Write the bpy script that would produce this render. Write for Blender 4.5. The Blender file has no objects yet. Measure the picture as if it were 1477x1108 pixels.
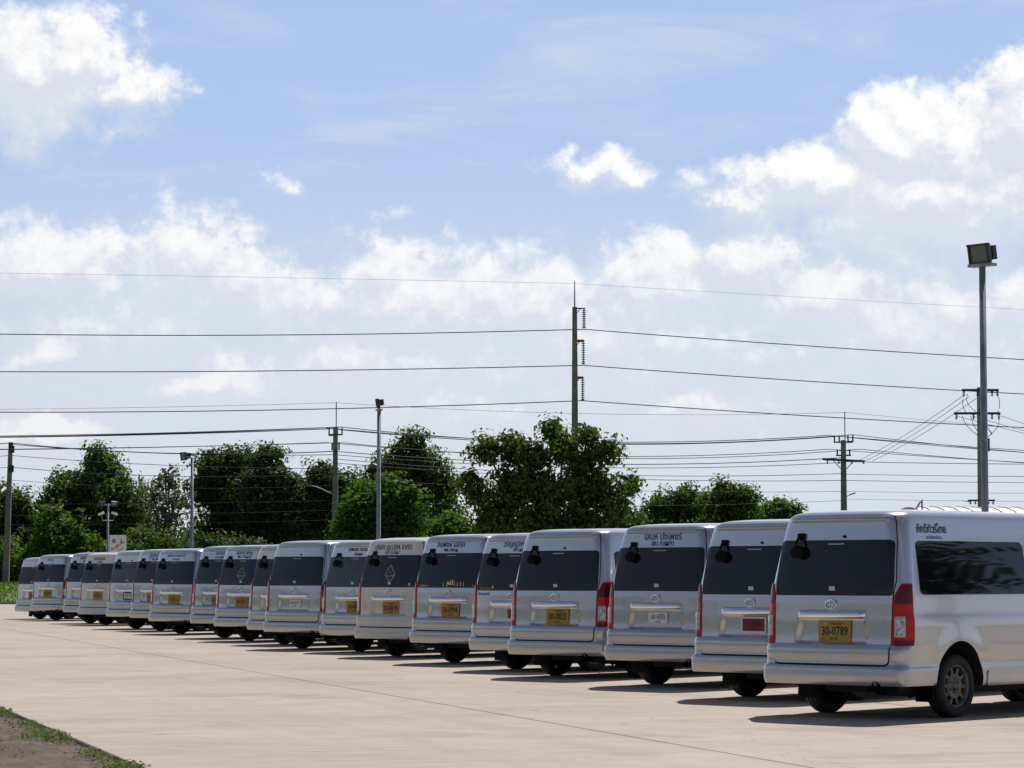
import bpy, bmesh, math, random
import numpy as np
from mathutils import Vector, Matrix

# ------------------------------------------------------------------ camera, sky, sun, exposure
scene = bpy.context.scene
COL = scene.collection
R = math.radians
PW, PH, FPX = 1477.0, 1108.0, 4000.0          # photograph size and focal length in its pixels
CAM_H = 1.55
HORIZON = 829.2
PITCH = math.atan((HORIZON - PH / 2) / FPX)

cam = bpy.data.cameras.new('camera')
cam.sensor_fit = 'HORIZONTAL'
cam.sensor_width = 36.0
cam.lens = 36.0 * FPX / PW
cam.clip_start = 0.5
cam.clip_end = 5000.0
cam_o = bpy.data.objects.new('camera', cam)
cam_o.location = (0, 0, CAM_H)
cam_o.rotation_euler = (math.pi / 2 + PITCH, 0, 0)
COL.objects.link(cam_o)
scene.camera = cam_o

SUN_EL, SUN_AZ = 55.0, 21.0                   # degrees; azimuth clockwise from +Y
sun = bpy.data.lights.new('sun', 'SUN')
sun.energy = 5.0
sun.angle = R(0.53)
sun.color = (1.0, 0.955, 0.89)
sun_o = bpy.data.objects.new('sun', sun)
sun_o.rotation_euler = (R(90 - SUN_EL), 0, R(180 - SUN_AZ))
COL.objects.link(sun_o)

scene.view_settings.view_transform = 'Standard'
scene.view_settings.look = 'None'
scene.view_settings.gamma = 1.0
scene.view_settings.exposure = 0.0
scene.view_settings.use_curve_mapping = False
scene.cycles.max_bounces = 6
scene.cycles.transparent_max_bounces = 8
scene.cycles.use_denoising = True

world = bpy.data.worlds.new('World')
scene.world = world
world.use_nodes = True
SKY_STRENGTH = 0.055
world.cycles.sampling_method = 'MANUAL'
world.cycles.sample_map_resolution = 256


class N:
    """small node-tree writer"""
    def __init__(self, nt):
        self.nt = nt

    def node(self, t, **kw):
        n = self.nt.nodes.new(t)
        for k, v in kw.items():
            setattr(n, k, v)
        return n

    def put(self, sock, v):
        if v is None:
            return
        if isinstance(v, bpy.types.NodeSocket):
            self.nt.links.new(v, sock)
        else:
            sock.default_value = v

    def math(self, op, a, b=None, c=None, clamp=False):
        n = self.node('ShaderNodeMath', operation=op, use_clamp=clamp)
        for i, v in enumerate((a, b, c)):
            self.put(n.inputs[i], v)
        return n.outputs[0]

    def vmath(self, op, a, b=None):
        n = self.node('ShaderNodeVectorMath', operation=op)
        self.put(n.inputs[0], a)
        self.put(n.inputs[1], b)
        return n.outputs['Value'] if op == 'LENGTH' else n.outputs['Vector']

    def step(self, v, a, b, lo=0.0, hi=1.0, kind='SMOOTHSTEP'):
        n = self.node('ShaderNodeMapRange', interpolation_type=kind)
        self.put(n.inputs['Value'], v)
        self.put(n.inputs['From Min'], a)
        self.put(n.inputs['From Max'], b)
        self.put(n.inputs['To Min'], lo)
        self.put(n.inputs['To Max'], hi)
        return n.outputs['Result']

    def noise(self, vec, scale, detail=4.0, rough=0.55, dist=0.0, w=None):
        n = self.node('ShaderNodeTexNoise', noise_dimensions='3D')
        self.put(n.inputs['Vector'], vec)
        n.inputs['Scale'].default_value = scale
        n.inputs['Detail'].default_value = detail
        n.inputs['Roughness'].default_value = rough
        n.inputs['Distortion'].default_value = dist
        return n.outputs['Fac']

    def mix(self, f, a, b, blend='MIX'):
        n = self.node('ShaderNodeMix', data_type='RGBA', blend_type=blend)
        self.put(n.inputs[0], f)
        self.put(n.inputs[6], a)
        self.put(n.inputs[7], b)
        return n.outputs[2]


def px_dir(x, y):
    """photo pixel -> (azimuth, elevation) in degrees"""
    v = Vector(((x - PW / 2) / FPX, 1.0, (PH / 2 - y) / FPX))
    v.rotate(Matrix.Rotation(PITCH, 3, 'X'))
    v.normalize()
    return math.degrees(math.atan2(v.x, v.y)), math.degrees(math.asin(v.z))


def build_world():
    nt = world.node_tree
    nt.nodes.clear()
    g = N(nt)
    out = g.node('ShaderNodeOutputWorld')
    sky = g.node('ShaderNodeTexSky', sky_type='NISHITA')
    sky.sun_disc = False
    sky.sun_elevation = R(SUN_EL)
    sky.sun_rotation = R(SUN_AZ)
    sky.air_density = 1.0
    sky.dust_density = 0.6
    sky.ozone_density = 1.6
    tc = g.node('ShaderNodeTexCoord')
    sep = g.node('ShaderNodeSeparateXYZ')
    nt.links.new(tc.outputs['Generated'], sep.inputs[0])
    az = g.math('MULTIPLY', g.math('ARCTAN2', sep.outputs[0], sep.outputs[1]), 180 / math.pi)
    el = g.math('MULTIPLY', g.math('ARCSINE', sep.outputs[2]), 180 / math.pi)
    comb = g.node('ShaderNodeCombineXYZ')
    nt.links.new(az, comb.inputs[0])
    nt.links.new(el, comb.inputs[1])
    P = comb.outputs[0]

    # cumulus masses: centre (photo px), radii (px), height of the mass
    masses = [
        (30, 110, 150, 100, 1.0), (110, 85, 90, 72, 1.0), (185, 130, 90, 42, .7), (60, 175, 150, 55, .6),
        (262, 390, 95, 100, 1.1), (340, 425, 120, 90, .9), (60, 395, 180, 74, 1.0), (200, 470, 260, 90, .7),
        (575, 440, 110, 110, 1.1), (665, 445, 130, 100, 1.0), (780, 455, 140, 90, .9), (560, 520, 260, 90, .8), (450, 440, 120, 70, .6),
        (870, 248, 80, 32, .75), (415, 262, 30, 22, .30),
        (1285, 200, 80, 72, 1.35), (1385, 215, 100, 85, 1.25), (1185, 265, 120, 55, 1.1), (1345, 285, 215, 110, 1.15),
        (1480, 180, 75, 115, 1.1), (1100, 290, 120, 50, .7),
        (1075, 392, 80, 78, 1.15), (970, 420, 160, 85, 1.0), (1190, 430, 180, 85, .9), (880, 490, 320, 100, .8),
        (75, 510, 75, 38, .9), (310, 556, 95, 44, 1.0), (60, 628, 90, 30, .7), (1000, 600, 170, 40, .5),
        (1300, 470, 300, 110, .8), (640, 580, 220, 55, .5),
    ]

    def fine(vec, det):
        return g.math('MULTIPLY', g.math('SUBTRACT', g.noise(vec, 1.15, det, 0.65), 0.5), 1.6)

    def smax(nn, p, q, k):
        n = nn.node('ShaderNodeMath', operation='SMOOTH_MAX')
        nn.put(n.inputs[0], p)
        nn.put(n.inputs[1], q)
        n.inputs[2].default_value = k
        return n.outputs[0]

    # the named masses straight ahead
    grp = bpy.data.node_groups.new('cloud_masses', 'ShaderNodeTree')
    grp.interface.new_socket('P', in_out='INPUT', socket_type='NodeSocketVector')
    grp.interface.new_socket('F', in_out='OUTPUT', socket_type='NodeSocketFloat')
    h = N(grp)
    gi = h.node('NodeGroupInput')
    go = h.node('NodeGroupOutput')
    acc = None
    for (x, y, rx, ry, a) in masses:
        c = px_dir(x, y)
        kx, ky = FPX * math.pi / 180 / rx, FPX * math.pi / 180 / ry
        d = h.vmath('MULTIPLY', h.vmath('SUBTRACT', gi.outputs[0], (c[0], c[1], 0)), (kx, ky, 0))
        f = h.math('MULTIPLY', h.math('SUBTRACT', 1.25, h.vmath('LENGTH', d)), a * 1.2)
        acc = f if acc is None else smax(h, acc, f, 0.3)
    grp.links.new(acc, go.inputs[0])

    def ahead(vec):
        n = g.node('ShaderNodeGroup')
        n.node_tree = grp
        g.put(n.inputs[0], vec)
        return n.outputs[0]

    def around(vec):                                  # the same kind of cumulus all round
        return g.math('MULTIPLY', g.math('SUBTRACT', g.noise(vec, 0.055, 2, 0.5), 0.565), 6.0)

    K = 1.0 / SKY_STRENGTH
    tint = g.mix(1.0, sky.outputs[0], (1.06, 1.0, 1.10, 1), 'MULTIPLY')
    # humid air brightens towards the horizon, most on the sun's side (forward scatter)
    cosaz = g.math('COSINE', g.math('MULTIPLY', g.math('SUBTRACT', az, SUN_AZ), math.pi / 180))
    phase = g.step(cosaz, -1.0, 0.9, 0.42, 1.0, 'LINEAR')

    def scaled(col, k):
        n = g.node('ShaderNodeVectorMath', operation='SCALE')
        n.inputs[0].default_value = col
        g.put(n.inputs['Scale'], k)
        return n.outputs[0]
    pk = g.math('MULTIPLY', phase, K)
    air = g.mix(g.step(el, 30.0, 9.0, 0.0, 0.85), tint, scaled((0.46, 0.62, 0.93), pk))
    low = g.step(el, 10.0, 3.0, 0.0, 0.97)
    st = g.vmath('MULTIPLY', P, (0.16, 0.75, 1))
    veil = g.step(g.noise(st, 1.0, 5, 0.6, 0.6), 0.44, 0.80, 0.0, 0.65)      # thin high veil
    pale = g.mix(g.math('MAXIMUM', low, veil), air, scaled((0.69, 0.745, 0.82), pk))
    shade = scaled((0.715, 0.765, 0.845), pk)
    white = scaled((1.04, 1.03, 1.01), pk)
    depth = g.step(el, 2.5, 9.0, 0.55, 0.97)          # low clouds stand farther off in the haze

    def clouded(F0, F1, bgc):
        lit = g.step(g.math('SUBTRACT', F0, F1), -0.22, 0.62)
        alpha = g.step(F0, -0.02, g.step(lit, 0.2, 0.8, 1.0, 0.64))        # crisp sunlit tops, soft bases
        b = g.node('ShaderNodeBackground')
        b.inputs['Strength'].default_value = SKY_STRENGTH
        g.put(b.inputs['Color'], g.mix(g.math('MULTIPLY', alpha, depth), bgc, g.mix(lit, shade, white)))
        return b.outputs[0]
    wx = g.noise(P, 0.75, 5, 0.58)
    wy = g.noise(g.vmath('ADD', P, (37.0, 11.0, 5.0)), 0.75, 5, 0.58)
    cw = g.node('ShaderNodeCombineXYZ')
    g.put(cw.inputs[0], g.math('MULTIPLY', g.math('SUBTRACT', wx, 0.5), 1.8))
    g.put(cw.inputs[1], g.math('MULTIPLY', g.math('SUBTRACT', wy, 0.5), 1.5))
    PW2 = g.vmath('ADD', P, cw.outputs[0])
    up_s = (0.10, 0.36, 0)
    b_in = clouded(g.math('ADD', ahead(PW2), fine(P, 8)), g.math('ADD', ahead(g.vmath('ADD', PW2, up_s)), fine(g.vmath('ADD', P, up_s), 5)), pale)
    b_out = clouded(g.math('ADD', around(P), fine(P, 4)), g.math('ADD', around(g.vmath('ADD', P, up_s)), fine(g.vmath('ADD', P, up_s), 2)), pale)
    outside = g.math('MAXIMUM', g.step(g.math('ABSOLUTE', az), 11.5, 16.0), g.step(el, 12.5, 17.0))
    ms = g.node('ShaderNodeMixShader')
    g.put(ms.inputs[0], outside)
    nt.links.new(b_in, ms.inputs[1])
    nt.links.new(b_out, ms.inputs[2])
    nt.links.new(ms.outputs[0], out.inputs[0])


build_world()


# ------------------------------------------------------------------ helpers
rng = np.random.default_rng(7)
random.seed(7)


def link(o):
    COL.objects.link(o)
    return o


def mesh_obj(name, me, parent=None, mat=None, loc=None):
    o = bpy.data.objects.new(name, me)
    if mat is not None and not me.materials:
        me.materials.append(mat)
    if parent is not None:
        o.parent = parent
    if loc is not None:
        o.location = loc
    return link(o)


def empty(name, loc=(0, 0, 0), rz=0.0, parent=None):
    o = bpy.data.objects.new(name, None)
    o.empty_display_size = 0.3
    o.location = loc
    o.rotation_euler = (0, 0, rz)
    o.parent = parent
    return link(o)


def tag(o, label, cat, group=None):
    o['label'] = label
    o['category'] = cat
    if group:
        o['group'] = group
    return o


def from_py(name, verts, faces, smooth=False):
    me = bpy.data.meshes.new(name)
    me.from_pydata([tuple(map(float, v)) for v in verts], [], faces)
    me.update()
    if smooth:
        me.polygons.foreach_set('use_smooth', [True] * len(me.polygons))
    return me


class MB:
    """collects simple solids into one mesh"""
    def __init__(self):
        self.v, self.f, self.s = [], [], []

    def add(self, verts, faces, smooth=False):
        o = len(self.v)
        self.v += [tuple(map(float, p)) for p in verts]
        self.f += [tuple(i + o for i in f) for f in faces]
        self.s += [smooth] * len(faces)
        return self

    def box(self, c, s, rot=None, bev=0.0):
        hx, hy, hz = s[0] / 2, s[1] / 2, s[2] / 2
        if bev <= 0:
            vs = [(x, y, z) for x in (-hx, hx) for y in (-hy, hy) for z in (-hz, hz)]
            fs = [(0, 1, 3, 2), (4, 6, 7, 5), (0, 4, 5, 1), (2, 3, 7, 6), (0, 2, 6, 4), (1, 5, 7, 3)]
        else:
            bm = bmesh.new()
            bmesh.ops.create_cube(bm, size=1)
            for v in bm.verts:
                v.co = Vector((v.co.x * s[0], v.co.y * s[1], v.co.z * s[2]))
            bmesh.ops.bevel(bm, geom=bm.edges[:], offset=bev, segments=2, affect='EDGES', profile=0.6)
            bm.verts.index_update()
            vs = [tuple(v.co) for v in bm.verts]
            fs = [tuple(v.index for v in f.verts) for f in bm.faces]
            bm.free()
        if rot is not None:
            vs = [tuple(rot @ Vector(v)) for v in vs]
        return self.add([(v[0] + c[0], v[1] + c[1], v[2] + c[2]) for v in vs], fs)

    def tube(self, pts, rad, n=8, cap=True, smooth=True):
        pts = [Vector(p) for p in pts]
        if not hasattr(rad, '__len__'):
            rad = [rad] * len(pts)
        vs, fs = [], []
        ref = Vector((0, 0, 1))
        for i, p in enumerate(pts):
            t = (pts[min(i + 1, len(pts) - 1)] - pts[max(i - 1, 0)]).normalized()
            r0 = ref if abs(t.dot(ref)) < 0.95 else Vector((1, 0, 0))
            a = t.cross(r0).normalized()
            b = t.cross(a)
            for k in range(n):
                an = 2 * math.pi * k / n + math.pi / n
                vs.append(p + (a * math.cos(an) + b * math.sin(an)) * rad[i])
        for i in range(len(pts) - 1):
            for k in range(n):
                fs.append((i * n + k, i * n + (k + 1) % n, (i + 1) * n + (k + 1) % n, (i + 1) * n + k))
        self.add(vs, fs, smooth)
        if cap:
            self.add(vs[:n], [tuple(range(n))])
            self.add(vs[-n:], [tuple(range(n))[::-1]])
        return self

    def lathe(self, prof, axis_c, axis='y', n=32, smooth=True, closed=False):
        """profile of (radius, along) about an axis through axis_c"""
        vs, fs = [], []
        for (r, t) in prof:
            for k in range(n):
                an = 2 * math.pi * k / n
                if axis == 'y':
                    vs.append((axis_c[0] + r * math.cos(an), axis_c[1] + t, axis_c[2] + r * math.sin(an)))
                elif axis == 'x':
                    vs.append((axis_c[0] + t, axis_c[1] + r * math.cos(an), axis_c[2] + r * math.sin(an)))
                else:
                    vs.append((axis_c[0] + r * math.cos(an), axis_c[1] + r * math.sin(an), axis_c[2] + t))
        m = len(prof)
        for i in range(m if closed else m - 1):
            j = (i + 1) % m
            for k in range(n):
                fs.append((i * n + k, i * n + (k + 1) % n, j * n + (k + 1) % n, j * n + k))
        return self.add(vs, fs, smooth)

    def mesh(self, name):
        me = from_py(name, self.v, self.f)
        me.polygons.foreach_set('use_smooth', self.s)
        bm = bmesh.new()
        bm.from_mesh(me)
        bmesh.ops.recalc_face_normals(bm, faces=bm.faces[:])
        bm.to_mesh(me)
        bm.free()
        return me

    def obj(self, name, mat, parent=None, loc=None):
        return mesh_obj(name, self.mesh(name), parent, mat, loc)


# pixel of the photograph at a given depth -> place in the yard
def at(x, y, d):
    v = Vector(((x - PW / 2) / FPX, 1.0, (PH / 2 - y) / FPX))
    v.rotate(Matrix.Rotation(PITCH, 3, 'X'))
    v *= d / v.y
    return Vector((v.x, v.y, v.z + CAM_H))


# ------------------------------------------------------------------ materials
def new_mat(name):
    m = bpy.data.materials.new(name)
    m.use_nodes = True
    g = N(m.node_tree)
    b = m.node_tree.nodes['Principled BSDF']
    return m, g, b


def simple(name, col, rough=0.5, metal=0.0, coat=0.0, spec=None, vary=0.0, vscale=3.0, bump=0.0, bscale=40.0):
    m, g, b = new_mat(name)
    b.inputs['Base Color'].default_value = (*col, 1)
    b.inputs['Roughness'].default_value = rough
    b.inputs['Metallic'].default_value = metal
    b.inputs['Coat Weight'].default_value = coat
    b.inputs['Coat Roughness'].default_value = 0.04
    if spec is not None:
        b.inputs['Specular IOR Level'].default_value = spec
    tc = g.node('ShaderNodeTexCoord')
    if vary > 0:
        n = g.noise(tc.outputs['Object'], vscale, 4, 0.6)
        f = g.step(n, 0.3, 0.7, 1 - vary, 1 + vary)
        cm = g.node('ShaderNodeVectorMath', operation='SCALE')
        cm.inputs[0].default_value = col
        g.put(cm.inputs['Scale'], f)
        g.put(b.inputs['Base Color'], cm.outputs[0])
    if bump > 0:
        bn = g.node('ShaderNodeBump')
        bn.inputs['Strength'].default_value = bump
        bn.inputs['Distance'].default_value = 0.01
        g.put(bn.inputs['Height'], g.noise(tc.outputs['Object'], bscale, 4, 0.6))
        g.put(b.inputs['Normal'], bn.outputs[0])
    return m


def paint(name, col, metal):
    """car paint with a film of road dust low on the body"""
    m, g, b = new_mat(name)
    tc = g.node('ShaderNodeTexCoord')
    sep = g.node('ShaderNodeSeparateXYZ')
    g.put(sep.inputs[0], tc.outputs['Object'])
    n = g.noise(tc.outputs['Object'], 1.6, 2, 0.5)
    low = g.step(sep.outputs[2], 1.0, 0.3)
    dust = g.math('MULTIPLY', g.math('MULTIPLY', low, g.step(n, 0.25, 0.75)), 0.20)
    c = g.mix(dust, (*col, 1), (0.30, 0.25, 0.20, 1))
    g.put(b.inputs['Base Color'], c)
    b.inputs['Metallic'].default_value = metal
    g.put(b.inputs['Roughness'], g.math('ADD', 0.21, g.math('MULTIPLY', dust, 0.6)))
    b.inputs['Coat Weight'].default_value = 1.0
    b.inputs['Coat Roughness'].default_value = 0.03
    return m


M = {}
M['silver'] = paint('silver_paint', (0.52, 0.525, 0.545), 0.72)
M['silver_b'] = paint('silver_paint_light', (0.57, 0.57, 0.58), 0.66)
M['silver_c'] = paint('silver_paint_cool', (0.47, 0.48, 0.51), 0.74)
M['silver_d'] = paint('silver_paint_warm', (0.58, 0.56, 0.53), 0.56)
M['glass_green'] = simple('greenish_glass', (0.030, 0.045, 0.048), 0.03, 0, 0, 0.5, vary=0.5, vscale=2.2)
M['white'] = paint('white_paint', (0.66, 0.64, 0.59), 0.0)
M['glass'] = simple('tinted_glass', (0.006, 0.008, 0.011), 0.03, 0, 0, 0.40)
M['chrome'] = simple('chrome', (0.85, 0.86, 0.88), 0.06, 1.0)
M['red'] = simple('red_lens', (0.50, 0.006, 0.006), 0.15, 0, 0.25, 0.3)
M['darkred'] = simple('dark_red_lens', (0.10, 0.003, 0.005), 0.12, 0, 0.25, 0.3)
M['clear'] = simple('clear_lens', (0.40, 0.46, 0.50), 0.10, 0.4, 0.8, vary=0.75, vscale=26)
M['tyre'] = simple('tyre_rubber', (0.018, 0.018, 0.019), 0.8, vary=0.3, vscale=12)
M['rim'] = simple('wheel_steel', (0.13, 0.122, 0.11), 0.48, 0.6, vary=0.3, vscale=14)
M['black'] = simple('black_plastic', (0.004, 0.004, 0.005), 0.7, spec=0.15)
M['gloss_black'] = simple('glossy_black', (0.015, 0.016, 0.018), 0.12, 0, 0.6)
M['under'] = simple('underbody', (0.010, 0.010, 0.010), 0.8, vary=0.5, vscale=5)
M['seam'] = simple('dark_gap', (0.006, 0.006, 0.007), 0.9)
M['yellow_plate'] = simple('yellow_plate', (0.40, 0.235, 0.036), 0.45, vary=0.12, vscale=9)
M['white_plate'] = simple('white_plate', (0.72, 0.73, 0.74), 0.4)
M['red_plate'] = simple('red_plate', (0.20, 0.012, 0.018), 0.45)
M['ink'] = simple('black_ink', (0.012, 0.012, 0.014), 0.6)
M['blue_ink'] = simple('blue_ink', (0.025, 0.045, 0.25), 0.5)
M['navy_ink'] = simple('navy_ink', (0.014, 0.019, 0.085), 0.5)
M['pale_ink'] = simple('pale_blue_ink', (0.16, 0.22, 0.42), 0.5)
M['orange_ink'] = simple('orange_ink', (0.52, 0.19, 0.07), 0.6)
M['grey_ink'] = simple('grey_ink', (0.42, 0.43, 0.42), 0.6)
M['yellow_ink'] = simple('yellow_ink', (0.62, 0.52, 0.14), 0.6)
M['sticker'] = simple('pale_sticker', (0.55, 0.58, 0.55), 0.6)
M['galv'] = simple('galvanised_steel', (0.27, 0.30, 0.32), 0.45, 0.45, vary=0.22, vscale=2.5)
M['concrete_pole'] = simple('pole_concrete', (0.23, 0.205, 0.18), 0.85, vary=0.25, vscale=1.6, bump=0.3)
M['dark_steel'] = simple('dark_steel', (0.045, 0.047, 0.05), 0.55, 0.3)
M['porcelain'] = simple('brown_porcelain', (0.035, 0.030, 0.030), 0.3)
M['orange_cover'] = simple('orange_cover', (0.62, 0.085, 0.025), 0.5)
M['cable'] = simple('cable', (0.022, 0.022, 0.025), 0.6)
M['lamp_lens'] = simple('lamp_glass', (0.20, 0.23, 0.26), 0.05, 0.4)
M['white_metal'] = simple('white_metal', (0.70, 0.71, 0.71), 0.4)
M['roof_metal'] = simple('roof_sheet', (0.50, 0.49, 0.46), 0.38, 0.35, vary=0.15)
M['wall_paint'] = simple('wall_paint', (0.45, 0.43, 0.39), 0.8, vary=0.12)
M['bark'] = simple('bark', (0.050, 0.040, 0.030), 0.9, vary=0.35, vscale=3, bump=0.6, bscale=8)


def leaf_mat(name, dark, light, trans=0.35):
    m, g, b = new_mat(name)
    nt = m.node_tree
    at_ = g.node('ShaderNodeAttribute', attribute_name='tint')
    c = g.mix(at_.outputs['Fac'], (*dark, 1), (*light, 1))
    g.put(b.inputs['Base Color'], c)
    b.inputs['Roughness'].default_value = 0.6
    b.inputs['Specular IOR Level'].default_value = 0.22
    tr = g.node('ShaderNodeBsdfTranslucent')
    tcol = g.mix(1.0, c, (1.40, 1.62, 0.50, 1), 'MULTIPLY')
    g.put(tr.inputs['Color'], tcol)
    ms = g.node('ShaderNodeMixShader')
    ms.inputs[0].default_value = trans
    nt.links.new(b.outputs[0], ms.inputs[1])
    nt.links.new(tr.outputs[0], ms.inputs[2])
    nt.links.new(ms.outputs[0], nt.nodes['Material Output'].inputs[0])
    return m


M['leaf'] = leaf_mat('leaf_mid', (0.026, 0.054, 0.014), (0.125, 0.195, 0.045), 0.45)
M['leaf_dark'] = leaf_mat('leaf_dark', (0.020, 0.044, 0.014), (0.095, 0.155, 0.040), 0.42)
M['leaf_bright'] = leaf_mat('leaf_bright', (0.042, 0.088, 0.015), (0.135, 0.215, 0.040), 0.45)
M['leaf_grey'] = leaf_mat('leaf_grey', (0.060, 0.080, 0.050), (0.170, 0.190, 0.130), 0.3)
M['weed'] = leaf_mat('weed_leaf', (0.050, 0.072, 0.022), (0.115, 0.150, 0.045), 0.35)


def concrete_mat():
    m, g, b = new_mat('yard_concrete')
    geo = g.node('ShaderNodeNewGeometry')
    P = geo.outputs['Position']
    # row direction runs 16.5 degrees left of the camera axis
    mp = g.node('ShaderNodeMapping')
    mp.inputs['Rotation'].default_value = (0, 0, -R(16.5))
    g.put(mp.inputs['Vector'], P)
    Q = mp.outputs[0]
    big = g.noise(Q, 0.16, 5, 0.6)
    mid = g.noise(Q, 1.3, 5, 0.65)
    fine = g.noise(Q, 22.0, 5, 0.75)
    broom = g.noise(g.vmath('MULTIPLY', Q, (0.45, 9.0, 1.0)), 1.0, 4, 0.6)      # brushed across the lane
    c = g.mix(g.step(big, 0.3, 0.7), (0.305, 0.252, 0.198, 1), (0.395, 0.332, 0.266, 1))
    c = g.mix(g.step(mid, 0.35, 0.72, 0, 0.45), c, (0.245, 0.205, 0.166, 1))
    c = g.mix(g.step(broom, 0.38, 0.66, 0, 0.5), c, (0.45, 0.38, 0.305, 1))
    c = g.mix(g.step(fine, 0.54, 0.74, 0, 0.55), c, (0.20, 0.17, 0.145, 1))
    # tyre rubber worn in along the lane
    lane = g.noise(g.vmath('MULTIPLY', Q, (1.6, 0.05, 1.0)), 1.0, 3, 0.5)
    c = g.mix(g.step(lane, 0.52, 0.75, 0, 0.35), c, (0.26, 0.235, 0.215, 1))
    vo = g.node('ShaderNodeTexVoronoi', feature='DISTANCE_TO_EDGE')
    tn = g.node('ShaderNodeTexNoise')
    g.put(tn.inputs['Vector'], Q)
    tn.inputs['Scale'].default_value = 0.9
    tn.inputs['Detail'].default_value = 5
    wq = g.vmath('ADD', Q, g.vmath('MULTIPLY', g.vmath('SUBTRACT', tn.outputs['Color'], (.5, .5, .5)), (1.6, 1.6, 0)))
    g.put(vo.inputs['Vector'], wq)
    vo.inputs['Scale'].default_value = 0.085
    crack = g.step(vo.outputs['Distance'], 0.0012, 0.0004)
    c = g.mix(g.math('MULTIPLY', crack, 0.45), c, (0.10, 0.085, 0.07, 1))
    stain = g.noise(g.vmath('ADD', Q, (9.0, 4.0, 0.0)), 0.32, 7, 0.72)
    c = g.mix(g.step(stain, 0.49, 0.66, 0, 0.65), c, (0.235, 0.20, 0.168, 1))
    # oil drips
    sp = g.noise(Q, 2.6, 2, 0.4)
    c = g.mix(g.step(sp, 0.72, 0.78, 0, 0.6), c, (0.10, 0.09, 0.08, 1))
    g.put(b.inputs['Base Color'], c)
    b.inputs['Roughness'].default_value = 0.82
    bn = g.node('ShaderNodeBump')
    bn.inputs['Strength'].default_value = 0.5
    bn.inputs['Distance'].default_value = 0.006
    g.put(bn.inputs['Height'], g.math('ADD', fine, broom))
    g.put(b.inputs['Normal'], bn.outputs[0])
    return m


def ground_mat(name, c1, c2, c3, s1=0.8, s2=9.0):
    m, g, b = new_mat(name)
    geo = g.node('ShaderNodeNewGeometry')
    P = geo.outputs['Position']
    c = g.mix(g.step(g.noise(P, s1, 5, 0.65), 0.35, 0.68), (*c1, 1), (*c2, 1))
    c = g.mix(g.step(g.noise(P, s2, 5, 0.7), 0.45, 0.72), c, (*c3, 1))
    g.put(b.inputs['Base Color'], c)
    b.inputs['Roughness'].default_value = 0.95
    bn = g.node('ShaderNodeBump')
    bn.inputs['Strength'].default_value = 0.9
    bn.inputs['Distance'].default_value = 0.03
    g.put(bn.inputs['Height'], g.noise(P, s2 * 3, 4, 0.7))
    g.put(b.inputs['Normal'], bn.outputs[0])
    return m


M['concrete'] = concrete_mat()
M['joint'] = simple('joint_filler', (0.035, 0.032, 0.03), 0.95)
M['dirt'] = ground_mat('dirt', (0.098, 0.068, 0.045), (0.160, 0.116, 0.080), (0.058, 0.041, 0.029), 1.4, 11.0)
M['grass'] = ground_mat('mown_grass', (0.060, 0.105, 0.022), (0.100, 0.155, 0.035), (0.045, 0.075, 0.02), 0.5, 6.0)
M['asphalt'] = ground_mat('road_asphalt', (0.045, 0.045, 0.045), (0.06, 0.058, 0.055), (0.035, 0.035, 0.035))


# ------------------------------------------------------------------ the ground
ROW = R(16.5)
RD = Vector((-math.sin(ROW), math.cos(ROW), 0))       # along the row, away from the camera
CD = Vector((math.cos(ROW), math.sin(ROW), 0))        # across the row, to the right


def rc(a, c, z=0.0):
    return RD * a + CD * c + Vector((0, 0, z))


def structure(o):
    o['kind'] = 'structure'
    return o


YARD_END = 148.0
EDGE = 3.55                                            # where the concrete ends on the dirt


def terrain_z(x, y):
    a = x * RD.x + y * RD.y
    c = x * CD.x + y * CD.y
    t = min(max((a - YARD_END) / 50.0, 0), 1)
    far = 0.95 * t * t * (3 - 2 * t)
    return -0.16 + far * 1.1


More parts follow.
